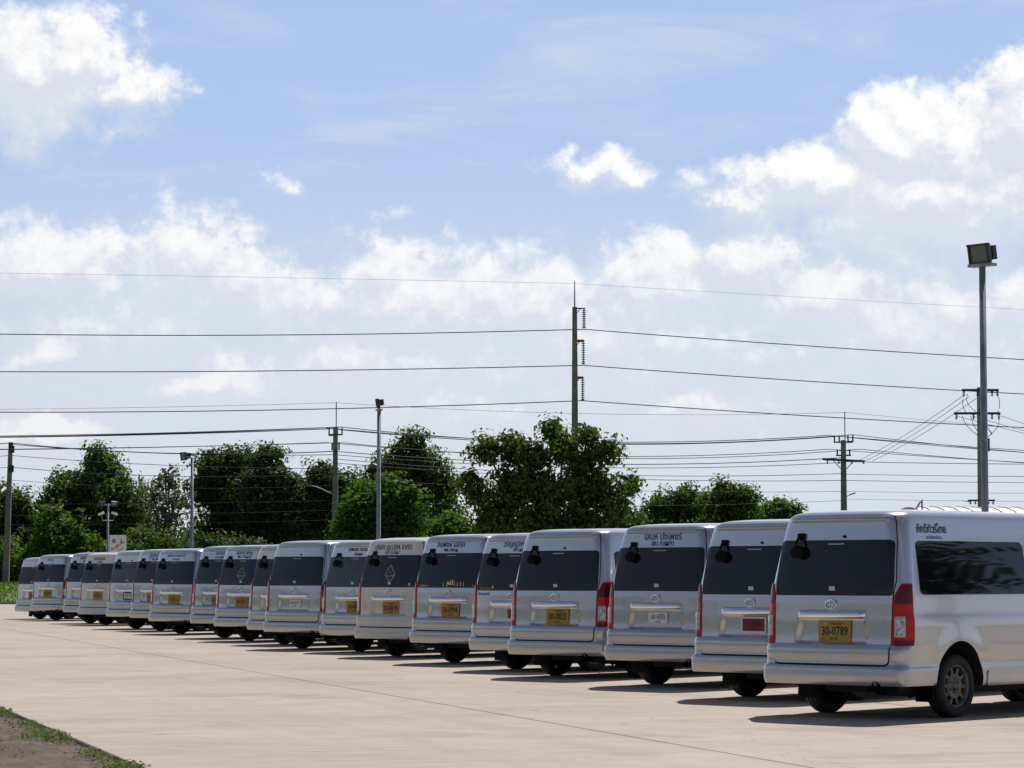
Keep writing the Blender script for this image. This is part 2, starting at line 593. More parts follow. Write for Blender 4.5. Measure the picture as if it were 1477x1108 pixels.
def build_ground():
    # one sheet to the horizon, finer where it is seen
    xs = sorted(set([-2500, -1200, -600, -300, -180] + list(range(-120, 121, 8)) + [180, 300, 600, 1200, 2500]))
    ys = sorted(set([-800, -300, -120, -60, -20] + list(range(0, 321, 8)) + [420, 600, 1000, 1800, 3500]))
    vs = [(x, y, terrain_z(x, y)) for y in ys for x in xs]
    nx = len(xs)
    fs = [(j * nx + i, j * nx + i + 1, (j + 1) * nx + i + 1, (j + 1) * nx + i) for j in range(len(ys) - 1) for i in range(nx - 1)]
    structure(mesh_obj('ground', from_py('ground', vs, fs, True), None, M['grass']))
    # joint filler bed below the slabs
    bed = MB()
    a0, a1, c0, c1 = -40, YARD_END, EDGE + 0.01, 62
    q = [rc(a0, c0, -0.06), rc(a1 - .02, c0, -0.06), rc(a1 - .02, c1, -0.06), rc(a0, c1, -0.06)]
    bed.add(q, [(0, 1, 2, 3)])
    yard = structure(bed.obj('parking_yard', M['joint']))
    # lanes of concrete with open joints, each cast in long bays
    edges = [EDGE, 8.72, 13.9, 19.1, 24.3, 29.5, 34.7, 39.9, 45.1, 50.3, 56.0, 62.0]
    for i in range(len(edges) - 1):
        w0, w1 = edges[i], edges[i + 1] - 0.026
        b = MB()
        n = 16
        t, e = 0.14, 0.008
        A = [(-40 + (YARD_END + 40) * k / n) for k in range(n + 1)]
        prof = [(w0, -t), (w0, -e), (w0 + e, 0.0), (w1 - e, 0.0), (w1, -e), (w1, -t)]
        vs, fs = [], []
        for a in A:
            for (c, z) in prof:
                vs.append(rc(a, c, z))
        m = len(prof)
        for k in range(n):
            for j in range(m - 1):
                fs.append((k * m + j, k * m + j + 1, (k + 1) * m + j + 1, (k + 1) * m + j))
        fs.append(tuple(range(m)))
        fs.append(tuple(n * m + j for j in range(m))[::-1])
        b.add(vs, fs)
        b.obj('slab', M['concrete'], yard)
    # dirt verge, a little below the slab edge, lumpy
    na, nc = 150, 60
    vs, fs = [], []
    for i in range(na + 1):
        a = 12 + 40 * i / na
        for j in range(nc + 1):
            c = EDGE - 0.02 - 9.0 * (j / nc) ** 1.5
            p = rc(a, c)
            z = -0.045 + 0.02 * math.sin(a * 2.1 + c) * math.sin(c * 2.7) + rng.normal(0, 0.007)
            if j == 0:
                z = -0.035
            vs.append((p.x, p.y, z))
    for i in range(na):
        for j in range(nc):
            k = i * (nc + 1) + j
            fs.append((k, k + 1, k + nc + 2, k + nc + 1))
    structure(mesh_obj('dirt_verge', from_py('dirt_verge', vs, fs, True), None, M['dirt']))
    # kerb and drain at the far end of the yard
    k = MB()
    k.add([rc(YARD_END, EDGE, z) for z in (-.1, .0)], [])
    for (aa, ww, zz) in ((YARD_END + 0.02, 0.22, 0.13),):
        p = [rc(aa, -40, -.1), rc(aa + ww, -40, -.1), rc(aa + ww, 62, -.1), rc(aa, 62, -.1)]
        t = [v + Vector((0, 0, .1 + zz)) for v in p]
        k.add(p + t, [(0, 1, 5, 4), (1, 2, 6, 5), (2, 3, 7, 6), (3, 0, 4, 7), (4, 5, 6, 7)])
    structure(k.obj('kerb', M['concrete_pole']))


build_ground()


def leaf_cloud(name, pts, nrm, size, mat, parent=None, tint=None, aspect=0.55, loc=None):
    """many small folded leaves: pts (n,3), nrm (n,3) facing directions, size (n,)"""
    n = len(pts)
    nrm = nrm / np.maximum(np.linalg.norm(nrm, axis=1, keepdims=True), 1e-6)
    r = rng.normal(size=(n, 3))
    t = np.cross(nrm, r)
    t /= np.maximum(np.linalg.norm(t, axis=1, keepdims=True), 1e-6)
    b = np.cross(nrm, t)
    s = size[:, None]
    v = np.empty((n, 4, 3))
    v[:, 0] = pts - t * s * 0.5
    v[:, 1] = pts + b * s * 0.5 * aspect + nrm * s * 0.08
    v[:, 2] = pts + t * s * 0.5
    v[:, 3] = pts - b * s * 0.5 * aspect + nrm * s * 0.08
    me = bpy.data.meshes.new(name)
    me.vertices.add(n * 4)
    me.vertices.foreach_set('co', v.reshape(-1))
    me.loops.add(n * 4)
    me.loops.foreach_set('vertex_index', np.arange(n * 4, dtype=np.int32))
    me.polygons.add(n)
    me.polygons.foreach_set('loop_start', np.arange(n, dtype=np.int32) * 4)
    me.update(calc_edges=True)
    at_ = me.attributes.new('tint', 'FLOAT', 'FACE')
    if tint is None:
        tint = rng.random(n)
    at_.data.foreach_set('value', np.clip(tint, 0, 1).astype(np.float32))
    me.materials.append(mat)
    o = bpy.data.objects.new(name, me)
    o.parent = parent
    if loc is not None:
        o.location = loc
    return link(o)


def build_weeds():
    # ragged green fringe along the slab edge
    pts, nrm, size = [], [], []
    a = 17.0
    while a < 37.0:
        dens = 0.5 + 0.5 * math.sin(a * 1.9) * math.sin(a * 0.73 + 1) + rng.normal(0, .15)
        k = int(max(0, -3 + 20 * dens))
        wdt = 0.06 + 0.13 * max(dens, 0)
        for _ in range(k):
            c = EDGE - 0.02 - abs(rng.normal(0, wdt))
            p = rc(a + rng.normal(0, .05), c)
            hgt = max(0.0, 0.065 * max(dens, .15) * rng.random() * (1.2 - min(1, (EDGE - c) / .6)))
            pts.append((p.x, p.y, -0.03 + hgt))
            nrm.append((rng.normal(0, .6), rng.normal(0, .6), 1.0))
            size.append(0.020 + 0.026 * rng.random())
        a += 0.028
    for (pa, pc, sp, k) in ((31.5, 2.3, .35, 160), (28.2, 2.2, .5, 260), (26.0, 2.6, .4, 160), (30.0, 1.5, .6, 120), (33.5, 2.9, .3, 140)):
        for _ in range(k):
            p = rc(pa + rng.normal(0, sp * 1.6), pc + rng.normal(0, sp * .5))
            pts.append((p.x, p.y, -0.035 + 0.02 * rng.random()))
            nrm.append((rng.normal(0, .5), rng.normal(0, .5), 1.0))
            size.append(0.025 + 0.025 * rng.random())
    o = leaf_cloud('weeds', np.array(pts), np.array(nrm), np.array(size), M['weed'])
    o['kind'] = 'stuff'
    o['label'] = 'low green weeds growing along the concrete edge'
    # pebbles on the dirt
    b = MB()
    for _ in range(1400):
        p = rc(17 + 20 * rng.random(), EDGE - 0.1 - 5 * rng.random() ** 1.6)
        s = 0.006 + 0.016 * rng.random() ** 2
        h = s * 0.7
        vs = [(p.x + s * rng.uniform(.7, 1.2), p.y, -.04), (p.x, p.y + s, -.04), (p.x - s, p.y, -.04), (p.x, p.y - s * rng.uniform(.7, 1.2), -.04), (p.x, p.y, -.04 + h)]
        b.add(vs, [(0, 1, 4), (1, 2, 4), (2, 3, 4), (3, 0, 4)])
    o = b.obj('pebbles', M['concrete_pole'])
    o['kind'] = 'stuff'


build_weeds()


# ------------------------------------------------------------------ the vans
def pchip(xs, ys):
    xs, ys = np.array(xs, float), np.array(ys, float)
    h = np.diff(xs)
    d = np.diff(ys) / h
    m = np.zeros_like(ys)
    for i in range(1, len(xs) - 1):
        if d[i - 1] * d[i] > 0:
            w1, w2 = 2 * h[i] + h[i - 1], h[i] + 2 * h[i - 1]
            m[i] = (w1 + w2) / (w1 / d[i - 1] + w2 / d[i])
    m[0], m[-1] = d[0], d[-1]

    def f(z):
        z = min(max(z, xs[0]), xs[-1])
        i = min(max(int(np.searchsorted(xs, z)) - 1, 0), len(xs) - 2)
        t = (z - xs[i]) / h[i]
        return float(ys[i] * (1 + 2 * t) * (1 - t) ** 2 + m[i] * h[i] * t * (1 - t) ** 2
                     + ys[i + 1] * t * t * (3 - 2 * t) + m[i + 1] * h[i] * t * t * (t - 1))
    return f


_Z = [.34, .38, .46, .545, .575, .60, .72, .772, .796, 1.07, 1.11, 1.32, 1.60, 1.90, 2.05, 2.12, 2.155, 2.195, 2.222, 2.242, 2.260, 2.272, 2.283]
W_ = pchip(_Z, [.940, .955, .962, .962, .957, .957, .968, .971, .973, .974, .962, .948, .905, .850, .815, .797, .787, .766, .730, .665, .54, .36, .08])
XR = pchip(_Z, [.034, .018, .010, .012, .026, .034, .030, .042, .072, .087, .089, .10, .135, .175, .195, .204, .212, .232, .268, .35, .58, 1.0, 1.8])
RR = pchip(_Z, [.12, .12, .12, .12, .13, .14, .155, .16, .165, .165, .165, .165, .17, .175, .18, .19, .2, .21, .22, .24, .24, .20, .05])
XF = pchip([.34, .5, .8, 1.03, 1.11, 1.17, 1.3, 1.9, 2.1, 2.19, 2.225, 2.252, 2.271, 2.283],
           [5.80, 5.91, 5.88, 5.76, 5.55, 5.30, 5.18, 4.50, 4.22, 4.0, 3.85, 3.6, 3.2, 2.4])
RF = pchip([.34, .8, 1.1, 1.3, 1.9, 2.15, 2.22, 2.26, 2.283], [.34, .36, .34, .26, .24, .26, .26, .24, .05])
WHX_R, WHX_F, WHZ, WHR = 1.10, 4.96, 0.342, 0.342


def bow_r(y, z):
    return 0.045 * (abs(y) / W_(z)) ** 2.2


def bow_f(y, z):
    return 0.16 * (abs(y) / W_(z)) ** 2


def rear_x(y, z):
    w, r = W_(z), RR(z)
    a = abs(y)
    x = XR(z) + bow_r(y, z)
    if a > w - r:
        u = min((a - (w - r)) / r, 0.999)
        x += r * (1 - math.sqrt(1 - u * u))
    return x


def side_y(x, z):
    w, r = W_(z), RR(z)
    x0 = XR(z) + bow_r(w, z)
    if x < x0 + r:
        v = min(max(1 - (x - x0) / r, 0), 1)
        return w - r + r * math.sqrt(max(0, 1 - v * v))
    xf, rf = XF(z) - bow_f(w, z), RF(z)
    if x > xf - rf:
        v = min((x - (xf - rf)) / rf, 1)
        return w - rf + rf * math.sqrt(max(0, 1 - v * v))
    return w


def flare(x, z):
    h = 0.0
    for wx in (WHX_R, WHX_F):
        d = math.hypot(x - wx, (z - .36) / 1.08)
        t = min(max((d - .47) / .16, 0), 1)
        h = max(h, 0.013 * (1 - t * t * (3 - 2 * t)))
    return h


def outline(q, z):
    """q 0..1 rear centre to corner, 1..2 rear corner, 2..3 side, 3..4 front corner, 4..5 front; y positive"""
    w, r = W_(z), RR(z)
    if q <= 1:
        y = (w - r) * q
        return XR(z) + bow_r(y, z), y
    if q <= 2:
        t = (q - 1) * math.pi / 2
        y = w - r + r * math.sin(t)
        return XR(z) + bow_r(y, z) + r * (1 - math.cos(t)), y
    rf = RF(z)
    xa = XR(z) + bow_r(w, z) + r
    xb = XF(z) - bow_f(w, z) - rf
    if q <= 3:
        x = xa + (xb - xa) * (q - 2)
        return x, w + flare(x, z)
    if q <= 4:
        t = (q - 3) * math.pi / 2
        y = w - rf + rf * math.cos(t)
        return XF(z) - bow_f(y, z) - rf + rf * math.sin(t), y
    y = (w - rf) * (5 - q)
    return XF(z) - bow_f(y, z), y


def surf_q(q, z, sgn):
    x, y = outline(q, z)
    return Vector((x, y * sgn, z))


def with_normal(fn, u, v, off, eu=1e-3, ev=2e-3):
    p = fn(u, v)
    du = fn(u + eu, v) - fn(u - eu, v)
    dv = fn(u, v + ev) - fn(u, v - ev)
    n = du.cross(dv)
    n.normalize()
    c = Vector((2.9, 0, 1.2))
    if n.dot(p - c) < 0:
        n = -n
    return p + n * off


def shell(fn, rows, off, skirt, name, smooth=True, hfun=None):
    """rows: list of (v, [u...]) ; surface lifted by off with a rim going back to skirt"""
    grid = []
    for (v, us) in rows:
        grid.append([with_normal(fn, u, v, off + (hfun(u, v) if hfun else 0)) for u in us])
    m = len(grid[0])
    vs = [p for r_ in grid for p in r_]
    fs = [(i * m + j, i * m + j + 1, (i + 1) * m + j + 1, (i + 1) * m + j) for i in range(len(grid) - 1) for j in range(m - 1)]
    mb = MB()
    mb.add(vs, fs, smooth)
    # rim
    nr = len(rows)
    ring = [(0, j) for j in range(m)] + [(i, m - 1) for i in range(1, nr)] + [(nr - 1, j) for j in range(m - 2, -1, -1)] + [(i, 0) for i in range(nr - 2, 0, -1)]
    outer = [grid[i][j] for (i, j) in ring]
    inner = [with_normal(fn, rows[i][1][j], rows[i][0], skirt) for (i, j) in ring]
    k = len(ring)
    mb.add(outer + inner, [(a, (a + 1) % k, k + (a + 1) % k, k + a) for a in range(k)])
    return mb


def rear_fn(y, z):
    return Vector((rear_x(y, z), y, z))


def round_rows(z0, z1, hw, rad, nz, ny, radt=None):
    """rows of a rounded rectangle symmetric about y=0; hw(z) is the half width"""
    radt = rad if radt is None else radt
    zs = []
    for k in range(nz + 1):
        t = k / nz
        zs.append(z0 + (z1 - z0) * (t * 0.55 + 0.45 * (0.5 - 0.5 * math.cos(math.pi * t))))
    rows = []
    for z in zs:
        h = hw(z)
        if z - z0 < rad:
            e = rad - (z - z0)
            h -= rad - math.sqrt(max(0, rad * rad - e * e))
        if z1 - z < radt:
            e = radt - (z1 - z)
            h -= radt - math.sqrt(max(0, radt * radt - e * e))
        rows.append((z, [h * (2 * j / ny - 1) for j in range(ny + 1)]))
    return rows


def side_fn(sgn):
    return lambda x, z: Vector((x, sgn * (side_y(x, z) + flare(x, z)), z))


def side_rows(x0, x1, z0, z1, rad, nz=14, nx=16, slant0=0.0, slant1=0.0):
    rows = []
    for (z, us) in round_rows(z0, z1, lambda z: 1.0, 0, nz, nx):
        t = (z - z0) / (z1 - z0)
        a, b = x0 + slant0 * t, x1 + slant1 * t
        cut = 0
        for e in (rad - (z - z0), rad - (z1 - z)):
            if e > 0:
                cut = max(cut, rad - math.sqrt(max(0, rad * rad - e * e)))
        a, b = a + cut, b - cut
        rows.append((z, [a + (b - a) * j / nx for j in range(nx + 1)]))
    return rows


def sstep(a, b, x):
    t = min(max((x - a) / (b - a), 0), 1)
    return t * t * (3 - 2 * t)


PART = {}          # name -> (mesh, material key)


def van_body():
    zs = list(np.concatenate([np.linspace(.34, .46, 5), np.linspace(.50, .60, 7), np.linspace(.64, .86, 9), np.linspace(.92, 2.0, 18), np.linspace(2.04, 2.16, 7), np.linspace(2.172, 2.283, 16)]))
    qs = list(np.linspace(0, 1, 9)) + list(np.linspace(1, 2, 10)[1:])
    xa, L = 0.25, 5.0
    sx = sorted(set(list(np.linspace(0.0, 1.0, 26)) + list(np.linspace(.06, .32, 22)) + list(np.linspace(.84, 1.0, 10))))
    qs += [2 + t for t in sx[1:]] + [3 + t for t in np.linspace(0, 1, 9)[1:]] + [4 + t for t in np.linspace(0, 1, 7)[1:]]
    nq = len(qs)
    ring_q = [(q, 1) for q in qs] + [(q, -1) for q in qs[-2:0:-1]]
    vs, fs = [], []
    m = len(ring_q)
    for z in zs:
        for (q, s) in ring_q:
            p = surf_q(q, z, s)
            if z < .46 and p.x < .66:
                p.z = .46 - (.46 - z) * (.46 - .374) / .12
            if q < 1 and .66 < z < 1.24:
                p.x += .07 * sstep(.66, .76, z) * sstep(1.24, 1.14, z) * sstep(.70, .56, abs(p.y))
            vs.append(p)
    for i in range(len(zs) - 1):
        for j in range(m):
            fs.append((i * m + j, i * m + (j + 1) % m, (i + 1) * m + (j + 1) % m, (i + 1) * m + j))
    fs.append(tuple(range(m))[::-1])
    fs.append(tuple((len(zs) - 1) * m + j for j in range(m)))
    me = MB().add(vs, fs, True).mesh('body')
    # wheel arches
    o = bpy.data.objects.new('tmp', me)
    COL.objects.link(o)
    cutters = []
    for wx in (WHX_R, WHX_F):
        for s in (1, -1):
            c = MB()
            n = 40
            y0, y1 = s * .60, s * 1.2
            ring = [(wx + .445 * math.cos(2 * math.pi * k / n), .36 + .475 * math.sin(2 * math.pi * k / n)) for k in range(n)]
            v = [(x, y0, z) for x, z in ring] + [(x, y1, z) for x, z in ring]
            c.add(v, [(k, (k + 1) % n, n + (k + 1) % n, n + k) for k in range(n)] + [tuple(range(n)), tuple(range(n, 2 * n))[::-1]])
            co = c.obj('cut', None)
            cutters.append(co)
            b = o.modifiers.new('b', 'BOOLEAN')
            b.operation = 'DIFFERENCE'
            b.solver = 'EXACT'
            b.object = co
    bpy.context.view_layer.update()
    dg = bpy.context.evaluated_depsgraph_get()
    res = bpy.data.meshes.new_from_object(o.evaluated_get(dg))
    bpy.data.objects.remove(o)
    for co in cutters:
        bpy.data.objects.remove(co)
    # everything inside an arch is black liner
    res.materials.clear()
    res.materials.append(M['silver'])
    res.materials.append(M['under'])
    for p in res.polygons:
        c = p.center
        idx = 0
        for wx in (WHX_R, WHX_F):
            d = math.hypot((c.x - wx) / .445, (c.z - .36) / .475)
            if d < 1.02 and abs(c.y) > .59 and abs(c.y) < .97 and (abs(p.normal.y) < .55 or abs(c.y) < .62):
                idx = 1
        if p.normal.z < -.9 and c.z < .36:
            idx = 1
        p.material_index = idx
        p.use_smooth = idx == 0
    res.name = 'body'
    try:
        res.set_sharp_from_angle(angle=R(38))
    except Exception:
        pass
    return res


def hw_gate(z):
    return float(np.interp(z, [.575, .8, 1.36, 1.48, 1.9, 2.10, 2.2], [.765, .775, .785, .805, .765, .728, .69]))


def gate_h(y, z):
    # recess round the number plate, and the pressed edges of the door
    top, bot = sstep(1.105, 1.075, z), sstep(.795, .83, z)
    wy = .43 + .035 * sstep(1.05, .82, z)
    rec = top * bot * sstep(wy + .025, wy - .02, abs(y))
    h = -.040 * rec
    # swage above the recess
    h += .004 * sstep(1.30, 1.27, z)
    h += .010 * sstep(2.115, 2.145, z) * sstep(2.19, 2.158, z) * sstep(.72, .62, abs(y))
    return h


def build_van_parts():
    PART['body'] = (van_body(), None)
    # tailgate: dark gap below, painted door above
    rows = round_rows(.564, 2.193, lambda z: hw_gate(z) + .010, .075, 60, 40, .03)
    PART['seam'] = (shell(rear_fn, rows, .0022, -.002, 'seam', True, lambda y, z: -.06 * sstep(.69, .77, z) * sstep(1.21, 1.13, z) * sstep(.66, .55, abs(y))).mesh('door_gap'), 'seam')
    rows = round_rows(.586, 2.186, hw_gate, .065, 92, 66, .03)
    PART['tailgate'] = (shell(rear_fn, rows, .009, 0.0, 'tailgate', True, gate_h).mesh('tailgate'), 'silver')
    hw = lambda z: float(np.interp(z, [1.32, 1.45, 1.92], [.778, .79, .752]))
    rows = round_rows(1.325, 1.925, hw, .012, 22, 30, .05)
    PART['rear_window'] = (shell(rear_fn, rows, .0165, .004, 'rear_window').mesh('rear_window'), 'glass')
    # chrome garnish
    mb = MB()
    ny = 24
    prof = [(.0, 1.085), (.030, 1.078), (.050, 1.092), (.056, 1.118), (.046, 1.148), (.022, 1.166), (.0, 1.170)]
    vs, fs = [], []
    for j in range(ny + 1):
        y = -.455 + .91 * j / ny
        k = min(1.0, (.455 - abs(y)) / .03 + .35)
        for (dx, z) in prof:
            zz = 1.125 + (z - 1.125) * (k * .5 + .5)
            vs.append((rear_x(y, 1.125) - .010 - dx * k, y, zz))
    m = len(prof)
    fs = [(j * m + i, j * m + i + 1, (j + 1) * m + i + 1, (j + 1) * m + i) for j in range(ny) for i in range(m - 1)]
    fs += [tuple(range(m)), tuple(ny * m + i for i in range(m))[::-1]]
    mb.add(vs, fs, True)
    PART['chrome_bar'] = (mb.mesh('chrome_bar'), 'chrome')
    # badge of three ovals
    mb = MB()
    xb = rear_x(0, 1.232) - .022
    for (a, b, dz, t) in ((.074, .051, 0, .0080), (.050, .0215, .016, .0065), (.021, .044, -.002, .0065)):
        pts = [(xb, a * math.cos(2 * math.pi * k / 28), 1.232 + dz + b * math.sin(2 * math.pi * k / 28)) for k in range(29)]
        mb.tube(pts, t, 6, False)
    PART['badge'] = (mb.mesh('badge'), 'chrome')
    # high stop lamp and a washer nozzle
    mb = MB().box((rear_x(0, 1.89) - .024, -.02, 1.885), (.012, .22, .014), None, .004)
    PART['stop_lamp'] = (mb.mesh('stop_lamp'), 'grey_ink')
    mb = MB().lathe([(.0001, -.03), (.012, -.026), (.016, 0)], (rear_x(.0, 1.965) - .008, -.12, 1.965), 'x', 12)
    PART['nozzle'] = (mb.mesh('nozzle'), 'black')
    mb = MB().box((rear_x(0, 1.40) - .020, -.005, 1.398), (.002, .078, .058), Matrix.Rotation(-R(7), 3, 'Y'))
    PART['sticker'] = (mb.mesh('window_sticker'), 'sticker')
    # bumper
    def bq(sgn_list):
        qs = [(q, s) for (q, s) in sgn_list]
        return qs
    qv = list(np.linspace(2.080, 2.0, 5)) + list(np.linspace(2, 1, 9)[1:]) + list(np.linspace(1, 0, 9)[1:])
    u = [-(q) for q in qv] + qv[::-1][1:]

    def bump_fn(t, z):
        s = 1 if t >= 0 else -1
        x, y = outline(min(abs(t), 2.999), z)
        return Vector((x, y * s, z))
    rows = []
    for z in (.368, .376, .392, .42, .46, .50, .53, .55, .560, .564):
        rows.append((z, u))

    def bump_h(t, z):
        a = abs(t)
        bulge = .005 * sstep(.368, .41, z) * sstep(.564, .530, z) * (1 - .75 * sstep(1.4, 2.0, a))
        pipe = 0.0
        return bulge
    PART['bumper'] = (shell(bump_fn, rows, .010, -.03, 'bumper', True, bump_h).mesh('bumper'), 'silver')
    # exhaust outlet in the bumper's lower edge, right of centre
    ex = (rear_x(-.62, .38) + .025, -.62, .376)
    mb = MB().lathe([(.030, .25), (.036, .25), (.036, -.055), (.030, -.055), (.030, .2)], ex, 'x', 18)
    mb.lathe([(.062, .03), (.062, -.035), (.050, -.040), (.037, -.03)], ex, 'x', 18)
    PART['exhaust_tip'] = (mb.mesh('exhaust_tip'), 'black')
    # lamps, wrapping the corner
    for s in (1, -1):
        def qr(z, off=0.0):
            w, r = W_(z), RR(z)
            yi = float(np.interp(z, [.79, 1.32, 1.46], [.785, .800, .862]))
            un = (yi - (w - r)) / r
            q0 = 1 + math.asin(min(max(un, .001), .99)) / (math.pi / 2) if yi > w - r else yi / (w - r)
            return q0, 1.80 + .05 * (1.46 - z)
        fn = (lambda q, z, s=s: surf_q(q, z, s))

        def lamp(z0, z1, f0, f1, off, sk, nz=12, nq=12):
            rows = []
            for k in range(nz + 1):
                z = z0 + (z1 - z0) * k / nz
                a, b = qr(z)
                rows.append((z, [a + (b - a) * (f0 + (f1 - f0) * j / nq) for j in range(nq + 1)]))
            return shell(fn, rows, off, sk, 'lamp')
        key = 'l' if s > 0 else 'r'
        PART['tail_light_' + key] = (lamp(.79, 1.455, 0, 1, .016, -.003, 20).mesh('tail_light'), 'red')
        d = lamp(1.235, 1.440, .07, .94, .0185, .012, 10)
        PART['lamp_top_' + key] = (d.mesh('smoked_lens'), 'darkred')
        d = lamp(.885, 1.100, .08, .56, .0190, .012, 8)
        PART['lamp_frame_' + key] = (d.mesh('lens_frame'), 'sticker')
        d = lamp(.897, .985, .13, .51, .0215, .012, 6)
        e = lamp(1.002, 1.092, .13, .51, .0215, .012, 6)
        d.add(e.v, e.f, True)
        PART['lamp_clear_' + key] = (d.mesh('clear_lens'), 'clear')
        # lower dark red base strip
        d = lamp(.797, .850, .05, .95, .0185, .012, 4)
        PART['lamp_base_' + key] = (d.mesh('lower_lens'), 'darkred')
        # side glass
        sf = side_fn(s)
        PART['side_window_rear_' + key] = (shell(sf, side_rows(.405, 2.50, 1.335, 1.915, .055, 14, 20, .045, 0), .008, -.002, 'w').mesh('side_window'), 'glass')
        PART['side_window_mid_' + key] = (shell(sf, side_rows(2.56, 3.62, 1.335, 1.915, .045, 12, 12), .008, -.002, 'w').mesh('side_window'), 'glass')
        PART['door_window_' + key] = (shell(sf, side_rows(3.72, 4.80, 1.30, 1.88, .05, 12, 12, 0, -.50), .008, -.002, 'w').mesh('door_window'), 'glass')
        # sill moulding between the arches
        PART['side_skirt_' + key] = (shell(sf, side_rows(1.62, 4.45, .335, .505, .03, 8, 16), .016, -.01, 's').mesh('side_skirt'), 'silver')
        # front door gap lines, sliding door rail
        for i, (x0, x1, z0, z1) in enumerate(((3.665, 3.673, .56, 2.05), (4.72, 4.728, .56, 1.30))):
            t = shell(sf, side_rows(x0, x1, z0, z1, 0, 14, 2), .0015, -.003, 'g')
            PART['panel_gap_%s%d' % (key, i)] = (t.mesh('panel_gap'), 'seam')
        # outside mirror
        g = MB().box((4.62, s * 1.08, 1.36), (.12, .20, .28), None, .04)
        g.tube([(4.66, s * .92, 1.28), (4.64, s * 1.03, 1.28)], .025, 8)
        PART['door_mirror_' + key] = (g.mesh('door_mirror'), 'gloss_black')
        # headlamp
        rows = []
        for k in range(9):
            z = .80 + .22 * k / 8
            rows.append((z, [3.15 + 1.0 * j / 10 for j in range(11)]))
        PART['headlight_' + key] = (shell(fn, rows, .008, -.01, 'h').mesh('headlight'), 'clear')
        # mud flap behind the rear wheel
        PART['mud_flap_' + key] = (MB().box((WHX_R - .43, s * .80, .29), (.014, .22, .22), Matrix.Rotation(R(6), 3, 'Y'), .004).mesh('mud_flap'), 'black')
    # windscreen and grille
    def fr(y, z):
        a = abs(y)
        w, rf = W_(z), RF(z)
        x = XF(z) - bow_f(y, z)
        if a > w - rf:
            un = min((a - (w - rf)) / rf, .999)
            x -= rf * (1 - math.sqrt(1 - un * un))
        return Vector((x, y, z))
    rows = round_rows(1.20, 2.02, lambda z: W_(z) - .13, .05, 16, 20)
    PART['windscreen'] = (shell(fr, rows, .008, -.002, 'ws').mesh('windscreen'), 'glass')
    rows = round_rows(.52, .84, lambda z: .55, .05, 8, 12)
    PART['grille'] = (shell(fr, rows, .012, -.002, 'gr').mesh('grille'), 'black')
    # rear-view convex mirror on an arm over the back window
    yb = .47
    xb = rear_x(yb, 1.97)
    mb = MB().box((xb - .018, yb, 1.968), (.05, .095, .075), None, .012)
    mb.tube([(xb - .03, yb, 1.955), (xb - .075, yb + .005, 1.945), (xb - .115, yb + .005, 1.90), (xb - .12, yb + .005, 1.85)], [.016, .016, .016, .016], 8)
    PART['mirror_bracket'] = (mb.mesh('mirror_bracket'), 'black')
    # shallow oval dish facing down and forward
    n = 24
    prof = [(0.001, .022), (.06, .021), (.105, .016), (.120, .006), (.125, -.004), (.117, -.010), (.001, -.006)]
    vs, fs = [], []
    rot = Matrix.Rotation(R(-74), 3, 'Y')
    for (r, t) in prof:
        for k in range(n):
            an = 2 * math.pi * k / n
            v = Vector((r * .60 * math.cos(an), r * .80 * math.sin(an), t))
            v = rot @ v
            vs.append(v + Vector((xb - .10, yb + .005, 1.80)))
    for i in range(len(prof) - 1):
        for k in range(n):
            fs.append((i * n + k, i * n + (k + 1) % n, (i + 1) * n + (k + 1) % n, (i + 1) * n + k))
    PART['rear_mirror'] = (MB().add(vs, fs, True).mesh('rear_mirror'), 'black')
    # running gear
    mb = MB()
    mb.box((3.1, 0, .315), (4.2, 1.25, .13), None, .03)
    mb.box((.62, .02, .325), (.5, .55, .10), None, .03)
    mb.box((2.3, .25, .25), (1.0, .5, .14), None, .04)
    mb.tube([(.12, -.62, .376), (.7, -.60, .33), (1.6, -.45, .27), (3.4, -.3, .25)], .032, 8)
    mb.tube([(.34, -.62, .335), (.78, -.615, .31)], [.085, .085], 12)
    for s in (1, -1):
        mb.tube([(.42, s * .55, .36), (.75, s * .55, .30), (1.1, s * .55, .265), (1.5, s * .55, .29), (1.85, s * .55, .36)], .032, 6)
        mb.tube([(.95, s * .42, .22), (.72, s * .40, .42)], .03, 8)
    PART['underbody'] = (mb.mesh('underbody'), 'under')
    mb = MB().tube([(WHX_R, -.70, WHZ), (WHX_R, -.16, WHZ), (WHX_R, -.10, WHZ), (WHX_R, .10, WHZ), (WHX_R, .16, WHZ), (WHX_R, .70, WHZ)], [.05, .05, .13, .13, .05, .05], 14)
    PART['axle'] = (mb.mesh('axle'), 'under')
    # wheel: tyre and slotted steel rim, built round the origin with the outer face towards +y
    hw_ = .1
    prof = [(.232, -hw_ * .72), (.25, -hw_), (.29, -hw_ * 1.06), (.322, -hw_ * .98), (.338, -hw_ * .72), (WHR, -.035), (WHR, .035),
            (.338, hw_ * .72), (.322, hw_ * .98), (.29, hw_ * 1.06), (.25, hw_), (.232, hw_ * .72)]
    t = MB().lathe(prof, (0, 0, 0), 'y', 40, True, True)
    # tread grooves
    for yy in (-.05, 0.0, .05):
        t.lathe([(WHR - .001, yy - .004), (WHR + .0025, yy - .011), (WHR + .0025, yy + .011), (WHR - .001, yy + .004)], (0, 0, 0), 'y', 40)
    PART['tyre'] = (t.mesh('tyre'), 'tyre')
    r_ = MB()
    r_.lathe([(.234, .082), (.226, .090), (.216, .080), (.204, .062), (.199, .03), (.199, -.05)], (0, 0, 0), 'y', 40)
    r_.lathe([(.0005, .078), (.034, .078), (.040, .070), (.046, .058), (.105, .050), (.128, .064), (.138, .060), (.140, .03)], (0, 0, 0), 'y', 40)
